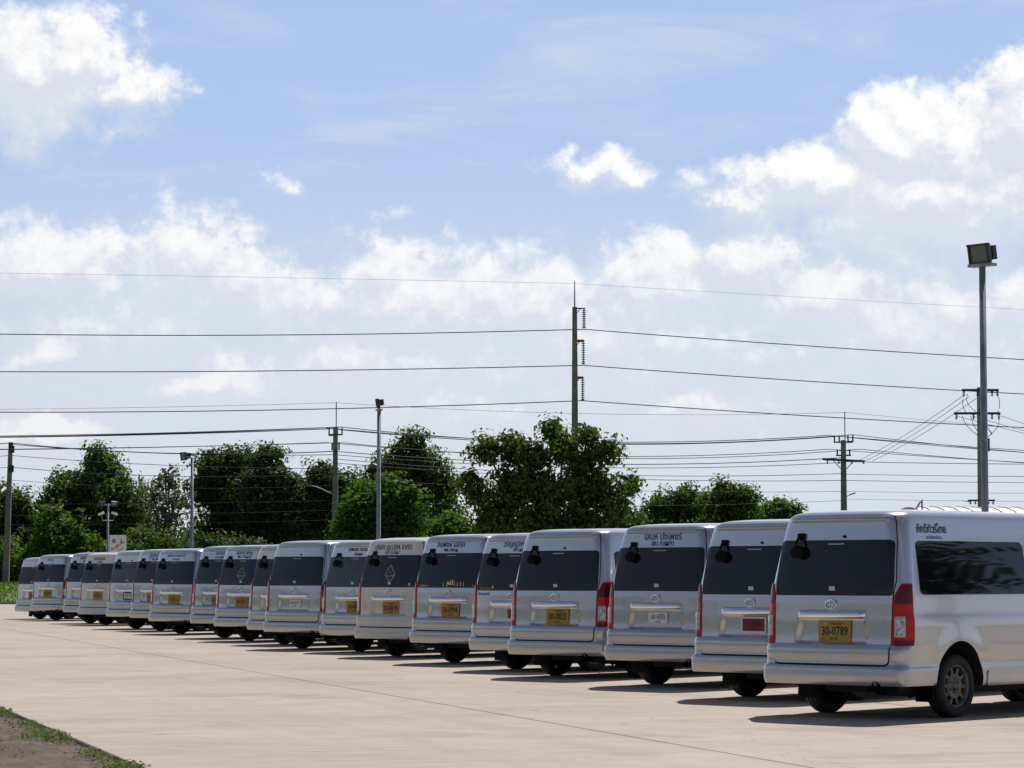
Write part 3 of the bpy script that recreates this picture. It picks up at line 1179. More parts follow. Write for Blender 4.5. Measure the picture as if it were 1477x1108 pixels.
    for k in range(10):
        an = 2 * math.pi * k / 10
        rot = Matrix.Rotation(-an, 3, 'Y')
        r_.box(rot @ Vector((.169, .046, 0)), (.078, .022, .036), rot, .004)
    for k in range(6):
        an = 2 * math.pi * (k + .5) / 6
        r_.lathe([(.009, .045), (.009, .066), (.0005, .068)], (.075 * math.cos(an), 0, .075 * math.sin(an)), 'y', 8)
    PART['rim'] = (r_.mesh('rim'), 'rim')
    PART['brake_drum'] = (MB().lathe([(.0005, .022), (.18, .020), (.196, .0), (.196, -.06)], (0, 0, 0), 'y', 28).mesh('brake_drum'), 'under')
    # number plates
    xp = -.001
    pl = MB().box((0, 0, 0), (.006, .44, .225), None, .0025)
    pl.box((-.0035, 0, .1065), (.004, .43, .006)).box((-.0035, 0, -.1065), (.004, .43, .006)).box((-.0035, .2125, 0), (.004, .006, .207)).box((-.0035, -.2125, 0), (.004, .006, .207))
    PART['license_plate'] = (pl.mesh('license_plate'), None)
    pl = MB().box((0, 0, 0), (.006, .34, .152), None, .0025)
    PART['license_plate_small'] = (pl.mesh('license_plate'), None)
    fr_ = MB()
    for (c, s_) in (((-.004, 0, .088), (.016, .386, .022)), ((-.004, 0, -.092), (.016, .386, .030)), ((-.004, .184, -.002), (.016, .022, .16)), ((-.004, -.184, -.002), (.016, .022, .16))):
        fr_.box(c, s_, None, .004)
    PART['plate_frame'] = (fr_.mesh('plate_frame'), None)


build_van_parts()

_text = {}


def text_mesh(s, size, bold=0.0, squeeze=1.0):
    k = (s, size, bold, squeeze)
    if k in _text:
        return _text[k]
    c = bpy.data.curves.new('txt', 'FONT')
    c.body = s
    c.size = size
    c.align_x = 'CENTER'
    c.align_y = 'CENTER'
    c.resolution_u = 2
    c.offset = bold
    o = bpy.data.objects.new('txt', c)
    COL.objects.link(o)
    bpy.context.view_layer.update()
    me = bpy.data.meshes.new_from_object(o.evaluated_get(bpy.context.evaluated_depsgraph_get()))
    bpy.data.objects.remove(o)
    bpy.data.curves.remove(c)
    v = [(p.co.x * squeeze, p.co.y) for p in me.vertices]
    f = [tuple(p.vertices) for p in me.polygons]
    bpy.data.meshes.remove(me)
    _text[k] = (v, f)
    return _text[k]


def rear_lettering(lines, parent, mat, off=.013):
    """lines: (text, size, z, y, bold) written across the back panel"""
    mb = MB()
    for (s, size, z0, y0, bold, sq) in lines:
        v, f = text_mesh(s, size, bold, sq)
        mb.add([(rear_x(y0 - tx, z0 + ty) - off, y0 - tx, z0 + ty) for (tx, ty) in v], f)
    me = from_py('lettering', mb.v, mb.f)
    return mesh_obj('lettering', me, parent, mat)


def flat_lettering(lines, parent, mat, x, name='lettering'):
    mb = MB()
    for (s, size, z0, y0, bold, sq) in lines:
        v, f = text_mesh(s, size, bold, sq)
        mb.add([(x, y0 - tx, z0 + ty) for (tx, ty) in v], f)
    return mesh_obj(name, from_py(name, mb.v, mb.f), parent, mat)


def make_van(corner_px, d, head, label, plate=None, rows=None, ink='blue_ink', colour='silver', mirror=True, drop=0.0,
             deco=None, side_text=None, tinted='glass', sticker=True, roll=0.0):
    """corner_px: photo x of the rear left corner, d: its depth, head: heading clockwise from +Y"""
    rz = R(90 - head)
    P = at(corner_px, HORIZON, d)
    off = Matrix.Rotation(rz, 3, 'Z') @ Vector((.10, .965, 0))
    root = empty('van', (P.x - off.x, P.y - off.y, 0), rz)
    tag(root, label, 'van', 'vans parked in a row on the concrete yard')
    dz = (0, 0, -drop)

    def part(name, key, parent=root, mat=None, loc=dz):
        me, mk = PART[key]
        o = bpy.data.objects.new(name, me)
        o.parent = parent
        o.location = loc if parent is root else (0, 0, 0)
        link(o)
        mk = mat or mk
        if mk:
            if not me.materials:
                me.materials.append(M[mk])
            if me.materials[0] != M[mk]:
                o.material_slots[0].link = 'OBJECT'
                o.material_slots[0].material = M[mk]
        return o
    body = part('body', 'body', mat=colour)
    part('panel_gap', 'seam', body)
    for k in ('l0', 'l1', 'r0', 'r1'):
        part('panel_gap', 'panel_gap_' + k, body)
    gate = part('tailgate', 'tailgate', mat=colour)
    part('rear_window', 'rear_window', gate, tinted)
    part('chrome_bar', 'chrome_bar', gate)
    part('badge', 'badge', gate)
    part('stop_lamp', 'stop_lamp', gate)
    part('washer_nozzle', 'nozzle', gate)
    if sticker:
        part('window_sticker', 'sticker', gate)
    part('bumper', 'bumper', mat=colour)
    part('exhaust_tip', 'exhaust_tip')
    for k in ('l', 'r'):
        t = part('tail_light', 'tail_light_' + k)
        part('smoked_lens', 'lamp_top_' + k, t)
        part('lens_frame', 'lamp_frame_' + k, t)
        part('clear_lens', 'lamp_clear_' + k, t)
        part('lower_lens', 'lamp_base_' + k, t)
        part('side_window', 'side_window_rear_' + k)
        part('side_window', 'side_window_mid_' + k)
        part('door_window', 'door_window_' + k)
        part('side_skirt', 'side_skirt_' + k, mat=colour)
        part('door_mirror', 'door_mirror_' + k)
        part('headlight', 'headlight_' + k)
        part('mud_flap', 'mud_flap_' + k)
    part('windscreen', 'windscreen')
    part('grille', 'grille')
    part('underbody', 'underbody')
    part('axle', 'axle', loc=(0, 0, 0))
    if mirror:
        m = part('rear_mirror', 'rear_mirror')
        part('mirror_bracket', 'mirror_bracket', m)
    for wx in (WHX_R, WHX_F):
        for s in (1, -1):
            w = bpy.data.objects.new('wheel', PART['brake_drum'][0])
            if not w.data.materials:
                w.data.materials.append(M['under'])
            w.parent = root
            w.location = (wx, s * .835, WHZ)
            w.rotation_euler = (0, random.random() * 6.28, 0 if s > 0 else math.pi)
            link(w)
            part('tyre', 'tyre', w)
            part('rim', 'rim', w)
    if plate:
        kind, text = plate[0], plate[1]
        xpl = rear_x(0, .945) + .018
        if kind == 'yellow':
            py = plate[2] if len(plate) > 2 else -.02
            p = part('license_plate', 'license_plate', mat='yellow_plate', loc=(xpl, py, .940 - drop))
            flat_lettering([(text, .135, -.002, 0, .0025, .80), ('THAILAND 31', .036, .080, -.03, .0006, .95),
                            ('ก', .036, -.082, .165, .0006, 1), ('ชลบุรี', .046, -.080, .015, .0006, 1)], p, M['ink'], -.0048)
        elif kind == 'white':
            p = part('license_plate', 'license_plate_small', mat='white_plate', loc=(xpl, -.02, .955 - drop))
            flat_lettering([(text, .092, .018, 0, .0014, .82), ('ชลบุรี', .040, -.048, 0, .0006, 1)], p, M['navy_ink'], -.0048)
            if len(plate) > 2:
                f = part('plate_frame', 'plate_frame', p, plate[2])
        else:
            p = part('license_plate', 'license_plate_small', mat='red_plate', loc=(xpl, -.02 if len(plate) < 4 else plate[3], .955 - drop))
            flat_lettering([(text, .100, .012, 0, .0016, .85), ('ชลบุรี', .040, -.050, 0, .0006, 1)], p, M['ink'], -.0048)
            if len(plate) > 2 and plate[2]:
                f = part('plate_frame', 'plate_frame', p, plate[2])
    if rows:
        rear_lettering(rows, gate, M[ink])
    if deco:
        deco(root, gate)
    if side_text:
        side_text(root, body)
    if drop:
        pass
    return root


def diamond(root, gate):
    """pointed outline emblem with a figure and a line of writing, stuck on the glass"""
    mb = MB()
    X = lambda y, z: rear_x(y, z) - .0195
    pts = [(0, .165), (.075, .075), (.135, -.03), (.07, -.10), (0, -.155), (-.07, -.10), (-.135, -.03), (-.075, .075)]
    z0, y0 = 1.585, .0
    for (k, t) in ((1.0, .010), (.86, .004)):
        ring = [(y0 + a * k, z0 + b * k) for a, b in pts]
        for i in range(8):
            a, b = Vector(ring[i]), Vector(ring[(i + 1) % 8])
            n = Vector((-(b - a).y, (b - a).x)).normalized() * t * .5
            q = [a + n, b + n, b - n, a - n]
            mb.add([(X(v.x, v.y), v.x, v.y) for v in q], [(0, 1, 2, 3)])
    o = mesh_obj('window_emblem', from_py('window_emblem', mb.v, mb.f), gate, M['grey_ink'])
    mb = MB()
    for k in range(-3, 4):
        a = k * .36
        b0, b1 = Vector((math.sin(a), math.cos(a))) * .02, Vector((math.sin(a), math.cos(a))) * (.095 - .010 * abs(k))
        n = Vector((math.cos(a), -math.sin(a))) * .009
        c = Vector((y0, z0 + .0))
        q = [c + b0 + n * .5, c + b1, c + b0 - n * .5]
        mb.add([(X(v.x, v.y), v.x, v.y) for v in q], [(0, 1, 2)])
    mesh_obj('window_emblem', from_py('window_emblem', mb.v, mb.f), gate, M['orange_ink'])
    v, f = text_mesh('ธ.ร.ด. 304', .052, .0012, .9)
    mesh_obj('lettering', from_py('lettering', [(X(y0 - a, z0 - .045 + b), y0 - a, z0 - .045 + b) for a, b in v], f), gate, M['grey_ink'])


def window_text(lines):
    """(text, size, z, y, bold, squeeze, ink) on the rear glass"""
    def fn(root, gate):
        for (s, size, z0, y0, bold, sq, ink) in lines:
            v, f = text_mesh(s, size, bold, sq)
            mesh_obj('window_lettering', from_py('window_lettering', [(rear_x(y0 - a, z0 + b) - .0195, y0 - a, z0 + b) for a, b in v], f), gate, M[ink])
    return fn


def decal_family(root, gate):
    """row of little pale figures along the foot of the window"""
    mb = MB()
    for k, (y, h) in enumerate(((.12, .07), (.03, .06), (-.06, .11), (-.10, .12), (-.15, .09), (-.22, .075), (-.29, .085), (-.36, .08))):
        z = 1.345
        X = rear_x(y, z + h / 2) - .0195
        w = .016 if k not in (2, 3) else .03
        mb.add([(X, y - w, z), (X, y + w, z), (X, y + w * .4, z + h * .7), (X, y - w * .4, z + h * .7)], [(0, 1, 2, 3)])
        ring = [(X, y + .4 * h * .4 * math.cos(a), z + h * .85 + .4 * h * .4 * math.sin(a)) for a in np.linspace(0, 2 * math.pi, 9)[:-1]]
        mb.add(ring, [tuple(range(8))])
    mesh_obj('window_decal', from_py('window_decal', mb.v, mb.f), gate, M['yellow_ink'])


def near_side_text(root, body):
    for (s, size, x0, z0, bold, sq, lift, ink) in (('ภักดีทัวร์ไทย', .125, .80, 2.045, .0012, .92, .006, 'ink'), ('รถรับส่งพนักงาน', .05, .82, 1.955, .0004, .9, .006, 'ink')):
        v, f = text_mesh(s, size, bold, sq)
        mesh_obj('lettering', from_py('lettering', [(x0 + a, -(side_y(x0 + a, z0 + b) + lift), z0 + b) for a, b in v], f), body, M[ink])


def many(*fns):
    def fn(root, gate):
        for f in fns:
            f(root, gate)
    return fn


def two(a, b, s1=.125, s2=.085, y=0.0, sq=.9):
    return [(a, s1, 2.075, y, .0018, sq), (b, s2, 1.978, y - .01, .0008, sq)]


def build_vans():
    tones = iter(['silver_b', 'silver', 'silver_c', None, 'silver_b', 'silver', 'silver', 'silver_c', 'silver', 'silver_d', 'silver', 'silver_b', None, 'silver', 'silver_b', 'silver', 'silver_c', 'silver', 'silver'])
    sag = iter([0, .02, 0, .03, .01, 0, .025, 0, .015, .03, 0, .02, .01, 0, .03, .015, 0, .02, 0])

    def V(*a, **k):
        t, s_ = next(tones), next(sag)
        if t and 'colour' not in k and not (len(a) > 7):
            k['colour'] = t
        k.setdefault('drop', s_)
        return make_van(*a, **k)
    V(22, 98.2, 43.5, 'silver van at the far left end of the row, lowest roof, no rear mirror', ('yellow', '30-0806', -.05), mirror=False, drop=.10)
    V(44.7, 95.0, 43.0, 'second silver van from the left end, its red right tail light in view', ('yellow', '30-0807', .05), two('ธวัชชัย ทัวร์', '', .09), 'pale_ink')
    V(91.2, 89.0, 43.5, 'silver van third from the left, mostly hidden by a white van', ('yellow', '30-0802', -.10), two('นพรัตน์ ขนส่ง', '081-9304', .11, .075, -.06), 'blue_ink')
    V(112.5, 86.2, 44.0, 'white van with black roof lettering, left of all the other white ones', ('yellow', '30-0815'), two('นิมิตรขนส่ง', 'จ.ชลบุรี', .135, .09), 'ink', 'white')
    V(153.4, 80.2, 44.0, 'silver van with a white plate in a black frame, small in the left part', ('white', 'นข 5521', 'black'), tinted='glass_green')
    V(187.2, 77.2, 43.0, 'silver van with bright blue slanted roof lettering, sixth from the left', ('yellow', '30-0820', .0), two('ภูมิใจทัวร์', '089-7430', .15, .08, -.02), 'blue_ink')
    V(214.7, 73.2, 43.5, 'silver van with faint blue roof lettering and a whole yellow plate, seventh from left', ('yellow', '30-0812', -.06), two('รุ่งเรือง ทรานสปอร์ต', '038-214567', .10, .07, -.05), 'pale_ink')
    V(274.6, 68.4, 43.0, 'silver van directly left of the silver one with a diamond window emblem', ('yellow', '30-0831', -.05), two('กิจเจริญ', 'ทรานสปอร์ต', .115, .09, -.06), 'pale_ink', deco=window_text([('●', .05, 1.40, .72, .0, 1, 'grey_ink')]))
    V(308.5, 65.3, 43.5, 'silver van with light blue roof lettering and a grey diamond window emblem', ('yellow', '30-0811', -.03), two('สมชาย เจริญ', '081-7742210', .12, .10, -.02), 'blue_ink', deco=diamond)
    V(356.3, 62.0, 43.5, 'silver van with its plate hidden, tenth from the left, just before the mirrorless one', ('yellow', '30-0836', -.05), two('ขนส่ง', 'ชลบุรี', .10, .08, -.15), 'pale_ink')
    V(380, 58.3, 43.0, 'silver van without rear mirror or roof lettering, white plate, right tail light shown', ('white', 'นข 4153'), mirror=False)
    V(461, 56.0, 43.5, 'silver van with greenish see-through rear window, left of the white diamond-emblem van', ('yellow', '30-0809', -.05), two('เทพนคร ทรานส์', '038-446', .105, .08, -.08), 'navy_ink', tinted='glass_green')
    V(511, 52.8, 43.5, 'white van with dark blue company lettering and an orange diamond window emblem', ('yellow', '30-0818', -.03), two('บริษัท ธุรา304 จำกัด', '037-539211', .145, .10, 0, .86), 'navy_ink', 'white',
      deco=many(diamond, window_text([('●', .085, 1.375, -.53, .0, 1, 'grey_ink'), ('WWW', .045, 1.385, -.66, .002, .9, 'blue_ink')])))
    V(590.7, 49.0, 43.0, 'silver van with navy lettering and a row of pale figure decals on its window', ('yellow', '30-0994', -.04), two('สมพงษ์ นัสรัก', '086-240541', .135, .078, .03), 'navy_ink',
      deco=many(decal_family, window_text([('ลูกพ่อขุน ท.', .055, 1.36, .60, .0014, .9, 'grey_ink'), ('ทีมซิ่ง ขับ', .055, 1.36, -.66, .0014, .9, 'orange_ink')])))
    V(676, 45.4, 43.0, 'silver van with blue outlined roof lettering and a red plate, half hidden behind its neighbour', ('red', 'ก 4204', None, -.08), two('วรัญญาพาณิชย์', '097-0420', .13, .085, -.10), 'blue_ink',
      deco=window_text([('ทีมงาน 304', .055, 1.36, .60, .0014, .9, 'orange_ink'), ('●', .07, 1.375, .42, 0, 1, 'grey_ink'), ('รักครอบครัว', .06, 1.27, .62, .001, .9, 'blue_ink')]))
    V(731.5, 42.4, 41.0, 'silver van in mid row with yellow plate 30-0823 and whole right tail light', ('yellow', '30-0823', -.04))
    V(870.5, 39.0, 42.5, 'silver van with a white plate reading 6352 and faint blue roof lettering', ('white', 'นข 6352'), two('เสน่ห์ ปั่งไพชร์', '081-930091', .135, .095, -.04), 'blue_ink')
    V(996, 35.0, 43.0, 'silver van with a white-framed red plate, second from the right end', ('red', 'ก 2580', 'white_metal', -.04))
    V(1099.5, 30.9, 43.5, 'nearest silver van, right end of the row, its long side window in view', ('yellow', '30-0789', -.03), side_text=near_side_text)


build_vans()


# ------------------------------------------------------------------ trees
def foliage(name, lobes, leaf, mat, parent, origin, density=1.0, clump=0.55, droop=0.0, up=0.35, gaps=0.0, light=0.0):
    """lobes: (centre Vector, rx, ry, rz). Leaves gather in clumps on and inside each lobe."""
    P, Nn, S, T = [], [], [], []
    for (c, rx, ry, rz) in lobes:
        area = (rx * rz + ry * rz + rx * ry) / 3
        n_leaf = int(density * 50.0 * area / (leaf * leaf))
        per = 26
        ncl = max(6, n_leaf // per)
        u = rng.normal(size=(ncl, 3))
        u /= np.linalg.norm(u, axis=1, keepdims=True)
        rad = 0.30 + 0.72 * rng.random(ncl) ** 0.6
        # lumpy outline
        ph = rng.random(3) * 6
        lump = 1 + 0.16 * np.sin(u[:, 0] * 4.3 + ph[0]) * np.cos(u[:, 2] * 5.1 + ph[1]) + 0.10 * np.sin(u[:, 1] * 7 + ph[2])
        rad *= lump
        cc = np.array(c)[None] + u * rad[:, None] * np.array([rx, ry, rz])[None]
        keep = rng.random(ncl) > gaps
        cc, u, rad = cc[keep], u[keep], rad[keep]
        ncl = len(cc)
        cs = clump * (0.6 + 0.8 * rng.random(ncl)) * leaf * 4.2
        off = np.clip(rng.normal(size=(ncl, per, 3)), -1.7, 1.7) * 0.5
        off[..., 2] *= 0.75
        pts = cc[:, None, :] + off * cs[:, None, None]
        pts[..., 2] -= droop * np.abs(off[..., 2]) * cs[:, None]
        nn = u[:, None, :] * 0.6 + off * 0.8 + rng.normal(size=(ncl, per, 3)) * 0.55
        nn[..., 2] += up
        ct = rng.random(ncl)
        tn = ct[:, None] * 0.55 + rng.random((ncl, per)) * 0.45 + light
        P.append(pts.reshape(-1, 3))
        Nn.append(nn.reshape(-1, 3))
        S.append(leaf * (0.65 + 0.7 * rng.random(ncl * per)))
        T.append(tn.reshape(-1))
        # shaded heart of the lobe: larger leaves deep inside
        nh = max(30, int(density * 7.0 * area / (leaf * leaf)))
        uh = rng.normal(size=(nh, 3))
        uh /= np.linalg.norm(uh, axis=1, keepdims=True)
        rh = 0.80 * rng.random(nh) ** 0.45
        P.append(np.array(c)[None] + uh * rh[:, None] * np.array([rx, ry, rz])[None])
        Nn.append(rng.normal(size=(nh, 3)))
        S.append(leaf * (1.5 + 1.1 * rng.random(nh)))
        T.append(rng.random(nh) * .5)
    P = np.concatenate(P) - np.array(origin)[None]
    Nn, S, T = np.concatenate(Nn), np.concatenate(S), np.concatenate(T)
    zmin = 0.05
    ok = P[:, 2] > zmin
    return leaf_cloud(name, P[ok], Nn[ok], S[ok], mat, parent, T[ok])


def tree(label, d, lobes_px, leaf, mat, trunk_px=None, group=None, name='tree', density=1.0, gaps=0.0, depth=0.85,
         trunk_r=None, droop=0.0, up=0.35, light=0.0, skirt=0.0):
    """lobes_px: (x, y, r) or (x, y, rx, ry) as seen in the photograph, standing at depth d"""
    k = d / FPX
    L = []
    for l in lobes_px:
        x, y = l[0], l[1]
        rx = l[2] * k
        rz = (l[3] if len(l) > 3 else l[2]) * k
        dd = d + rng.uniform(-.5, .5) * rx * 1.4
        c = at(x, y, dd)
        L.append((c, rx, rx * depth, rz))
    xm = sum(l[0].x * l[1] for l in L) / sum(l[1] for l in L)
    if trunk_px is not None:
        xm = at(trunk_px, HORIZON, d).x
    base = Vector((xm, d, terrain_z(xm, d)))
    root = empty(name, base)
    tag(root, label, 'bush' if name in ('bush', 'shrub') else 'tree', group)
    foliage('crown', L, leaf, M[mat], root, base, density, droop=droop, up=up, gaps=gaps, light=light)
    top = max(l[0].z for l in L)
    tr = trunk_r or max(0.08, 0.022 * (top - base.z) + 0.05)
    mb = MB()
    zf = base.z + (min(l[0].z for l in L) - base.z) * 0.75
    fork = Vector((xm + rng.normal(0, .15), d, max(zf, base.z + .6)))
    mb.tube([Vector((xm, d, base.z - .1)) - base, (fork + Vector((xm, d, base.z))) / 2 + Vector((rng.normal(0, .1), 0, 0)) - base, fork - base], [tr, tr * .82, tr * .7], 8)
    trunk = mb.obj('trunk', M['bark'], root)
    for (c, rx, ry, rz) in L:
        m = MB()
        mid = fork.lerp(c, .5) + Vector((rng.normal(0, .2), rng.normal(0, .2), -.12 * (c - fork).length))
        m.tube([fork - base, mid - base, c - base, c + Vector((rng.normal(0, .3) * rx, 0, .55 * rz)) - base], [tr * .55, tr * .38, tr * .22, tr * .06], 6)
        m.obj('limb', M['bark'], trunk)
    return root


def build_trees():
    G = 'trees behind the parking yard'
    tree('dark leafy tree at the left picture edge behind the concrete utility pole', 238, [(15, 735, 38), (38, 765, 36), (5, 775, 40), (30, 800, 45), (-30, 750, 45)], .34, 'leaf', 20, G)
    tree('tall pointed dark tree above the camera pole, highest on the left', 236, [(142, 668, 26), (152, 690, 38), (105, 712, 42), (172, 725, 46), (130, 750, 55), (78, 735, 34), (192, 770, 44), (90, 790, 50), (150, 800, 55)], .34, 'leaf', 140, G)
    tree('thin grey-green airy tree just left of the short floodlight pole', 228, [(243, 690, 24, 22), (222, 715, 28), (254, 725, 26), (238, 750, 34), (215, 775, 30), (255, 780, 32)], .26, 'leaf_grey', 238, G, density=.42, gaps=.25)
    tree('broad dark tree right of the short floodlight pole', 240, [(312, 672, 32), (345, 668, 30), (300, 705, 34), (335, 720, 46), (318, 765, 46), (350, 790, 48), (295, 790, 40)], .34, 'leaf_dark', 325, G)
    tree('dark round-topped tree between the broad dark tree and the rod-topped pole', 236, [(385, 672, 36), (412, 705, 30), (375, 712, 46), (400, 750, 48), (365, 785, 45), (420, 790, 44)], .34, 'leaf_dark', 390, G)
    tree('dark tree standing directly behind the rod-topped concrete pole', 238, [(462, 690, 28), (448, 720, 34), (480, 705, 34), (465, 755, 46), (445, 790, 45), (500, 720, 40), (510, 790, 46)], .34, 'leaf_dark', 465, G)
    tree('tall tree with open top behind the tall galvanised floodlight pole', 232, [(596, 640, 24), (580, 665, 32), (610, 675, 34), (555, 690, 34), (640, 700, 30), (600, 715, 46), (645, 745, 32), (590, 765, 50), (560, 740, 40)], .32, 'leaf', 598, G, gaps=.08)
    tree('big broad-leaved tree in front of the high-voltage pole', 146, [(702, 652, 24), (738, 645, 26), (676, 692, 17), (692, 714, 22), (768, 662, 28), (796, 622, 19), (812, 648, 25), (848, 630, 18), (876, 650, 21), (842, 676, 32), (745, 702, 38), (800, 716, 42), (858, 708, 34), (905, 702, 21), (888, 732, 24), (722, 745, 36), (778, 765, 42), (838, 758, 40), (700, 772, 28), (872, 772, 28)],
         .26, 'leaf', 800, G, density=1.25, gaps=.14, trunk_r=.2)
    tree('medium dark tree right of the big broad-leaved tree', 262, [(955, 733, 26), (988, 722, 26), (938, 752, 26), (975, 752, 36), (1008, 745, 30), (960, 785, 45), (1000, 790, 45)], .34, 'leaf', 972, G)
    tree('bright round-topped tree rising above the white-plate van', 250, [(1045, 708, 20), (1030, 728, 26), (1072, 722, 26), (1052, 740, 34), (1078, 752, 26), (1030, 770, 40), (1070, 785, 40)], .36, 'leaf_bright', 1050, G, light=-.15)
    tree('small dark tree farthest right, left of the crossarm pole', 272, [(1125, 732, 20, 16), (1108, 742, 20), (1143, 744, 20), (1125, 755, 30), (1100, 780, 36), (1140, 785, 36)], .36, 'leaf', 1125, G)
    B = 'bushes behind the parking yard'
    tree('rounded vine-covered mound of bright foliage behind the left end vans', 205, [(75, 755, 30), (98, 778, 38), (65, 800, 40), (125, 800, 34), (95, 825, 50), (135, 825, 34)], .30, 'leaf_bright', 95, B, 'bush', droop=.5, light=-.12)
    tree('bright green hedge bush at the foot of the left concrete pole', 224, [(8, 800, 26), (25, 822, 24), (2, 832, 26), (36, 838, 20), (-30, 825, 34)], .28, 'leaf_bright', 12, B, 'bush')
    tree('green vine-hung bush between the rod-topped and tall floodlight poles', 182, [(525, 715, 30), (560, 705, 30), (590, 720, 22), (508, 745, 32), (545, 748, 44), (585, 760, 36), (505, 782, 34), (550, 795, 50), (595, 800, 38)], .30, 'leaf_bright', 545, B, 'bush', droop=.9, light=-.22)
    tree('light olive bush low between the vine-hung bush and the big tree', 196, [(650, 762, 28), (628, 775, 28), (678, 775, 26), (645, 795, 40), (690, 800, 34)], .24, 'leaf_bright', 652, B, 'bush', light=-.12)
    tree('small bush at the right foot of the big broad-leaved tree', 158, [(905, 752, 24), (892, 770, 26), (918, 772, 22), (900, 795, 34)], .24, 'leaf_bright', 904, B, 'bush', light=-.12)
    tree('pale dry shrub low behind the diamond-emblem silver van', 200, [(355, 782, 17, 14), (372, 790, 16), (342, 792, 16)], .20, 'leaf_grey', 356, B, 'shrub', density=.6, gaps=.15)
    tree('low green bush behind the sign board left of the short floodlight pole', 208, [(205, 790, 28), (235, 795, 26), (185, 806, 30), (220, 815, 34)], .28, 'leaf', 210, B, 'bush')
    tree('low dark bush right of the short floodlight pole foot', 206, [(300, 795, 28), (325, 800, 26), (285, 812, 30)], .28, 'leaf_dark', 300, B, 'bush')
    # undergrowth that closes the foot of the tree line
    pts, nn, ss = [], [], []
    for _ in range(26000):
        x = rng.uniform(-75, 45)
        y = rng.uniform(243, 252)
        h = 3.6 + 1.0 * math.sin(x * .33) + .7 * math.sin(x * .9 + 1)
        pts.append((x, y, terrain_z(x, y) + h * rng.random() ** .8))
        nn.append((rng.normal(), rng.normal(), .5 + rng.random()))
        ss.append(.3 + .3 * rng.random())
    o = leaf_cloud('undergrowth', np.array(pts), np.array(nn), np.array(ss), M['leaf_dark'])
    o['kind'] = 'stuff'
    # rough grass on the bank at the left
    pts, nn, ss = [], [], []
    for _ in range(15000):
        x = rng.uniform(-62, -22)
        y = rng.uniform(150, 222)
        pts.append((x, y, terrain_z(x, y) + .04))
        nn.append((rng.normal(), rng.normal(), .25))
        ss.append(.16 + .12 * rng.random())
    o = leaf_cloud('bank_grass', np.array(pts), np.array(nn), np.array(ss), M['leaf_bright'])
    o['kind'] = 'stuff'


build_trees()


# ------------------------------------------------------------------ poles
def pole_mesh(h, w0, w1, square=True, n=10):
    mb = MB()
    if square:
        a, b = w0 / 2, w1 / 2
        k = .12
        vs = []
        for (r, z) in ((a, -.3), (b, h)):
            c = r * (1 - k)
            vs += [(r, -c, z), (r, c, z), (c, r, z), (-c, r, z), (-r, c, z), (-r, -c, z), (-c, -r, z), (c, -r, z)]
        fs = [(i, (i + 1) % 8, 8 + (i + 1) % 8, 8 + i) for i in range(8)] + [tuple(range(8, 16))]
        mb.add(vs, fs)
    else:
        mb.lathe([(w0 / 2, -.3), (w1 / 2, h), (.001, h)], (0, 0, 0), 'z', n)
    return mb


def stand(name, x_px, d, label, cat, z=None, rz=0, group=None):
    p = at(x_px, HORIZON, d)
    root = empty(name, (p.x, p.y, terrain_z(p.x, p.y) if z is None else z), rz)
    tag(root, label, cat, group)
    return root


def zof(y_px, d, root):
    return at(PW / 2, y_px, d).z - root.location.z


def cam_x(px, d, root):
    return at(px, HORIZON, d).x - root.location.x


def floodlight(root, z, face, size, tilt=25, x=0.0, y=0.0, cover=True):
    """boxy area flood: housing, glass, gear box, tray"""
    rz = Matrix.Rotation(R(face), 3, 'Z')
    rt = rz @ Matrix.Rotation(R(tilt), 3, 'X')
    o = Vector((x, y, z))
    w, h, t = size, size * .82, size * .42
    mb = MB()
    # tapered housing: big frame in front (-y), small back
    f = [(-w / 2, -t / 2, -h / 2), (w / 2, -t / 2, -h / 2), (w / 2, -t / 2, h / 2), (-w / 2, -t / 2, h / 2)]
    b = [(-w * .33, t / 2, -h * .30), (w * .33, t / 2, -h * .30), (w * .33, t / 2, h * .30), (-w * .33, t / 2, h * .30)]
    m_ = [(v[0], -t / 2 + t * .22, v[2]) for v in f]
    vs = [rt @ Vector(v) + o for v in f + m_ + b]
    mb.add(vs, [(0, 1, 5, 4), (1, 2, 6, 5), (2, 3, 7, 6), (3, 0, 4, 7), (4, 5, 9, 8), (5, 6, 10, 9), (6, 7, 11, 10), (7, 4, 8, 11), (8, 9, 10, 11)])
    # frame lip round the glass
    for (c, s) in (((0, -t / 2 - .01, h / 2 - .02), (w + .04, .05, .05)), ((0, -t / 2 - .01, -h / 2 + .02), (w + .04, .05, .05)), ((-w / 2 + .02, -t / 2 - .01, 0), (.05, .05, h)), ((w / 2 - .02, -t / 2 - .01, 0), (.05, .05, h))):
        mb.box(rt @ Vector(c) + o, s, rt)
    lamp = mb.obj('lamp_housing', M['dark_steel'], root)
    g = MB().box(rt @ Vector((0, -t / 2 + .015, 0)) + o, (w - .07, .012, h - .07), rt)
    g.obj('lamp_glass', M['lamp_lens'], lamp)
    gb = MB().box(rt @ Vector((0, t / 2 + size * .10, 0)) + o, (w * .80, size * .26, h * .70), rt, .012)
    for k in range(5):
        gb.box(rt @ Vector((0, t / 2 + size * .21, (k - 2) * h * .10)) + o, (w * .55, .03, h * .04), rt)
    gb.obj('gear_box', M['dark_steel'], lamp)
    return lamp


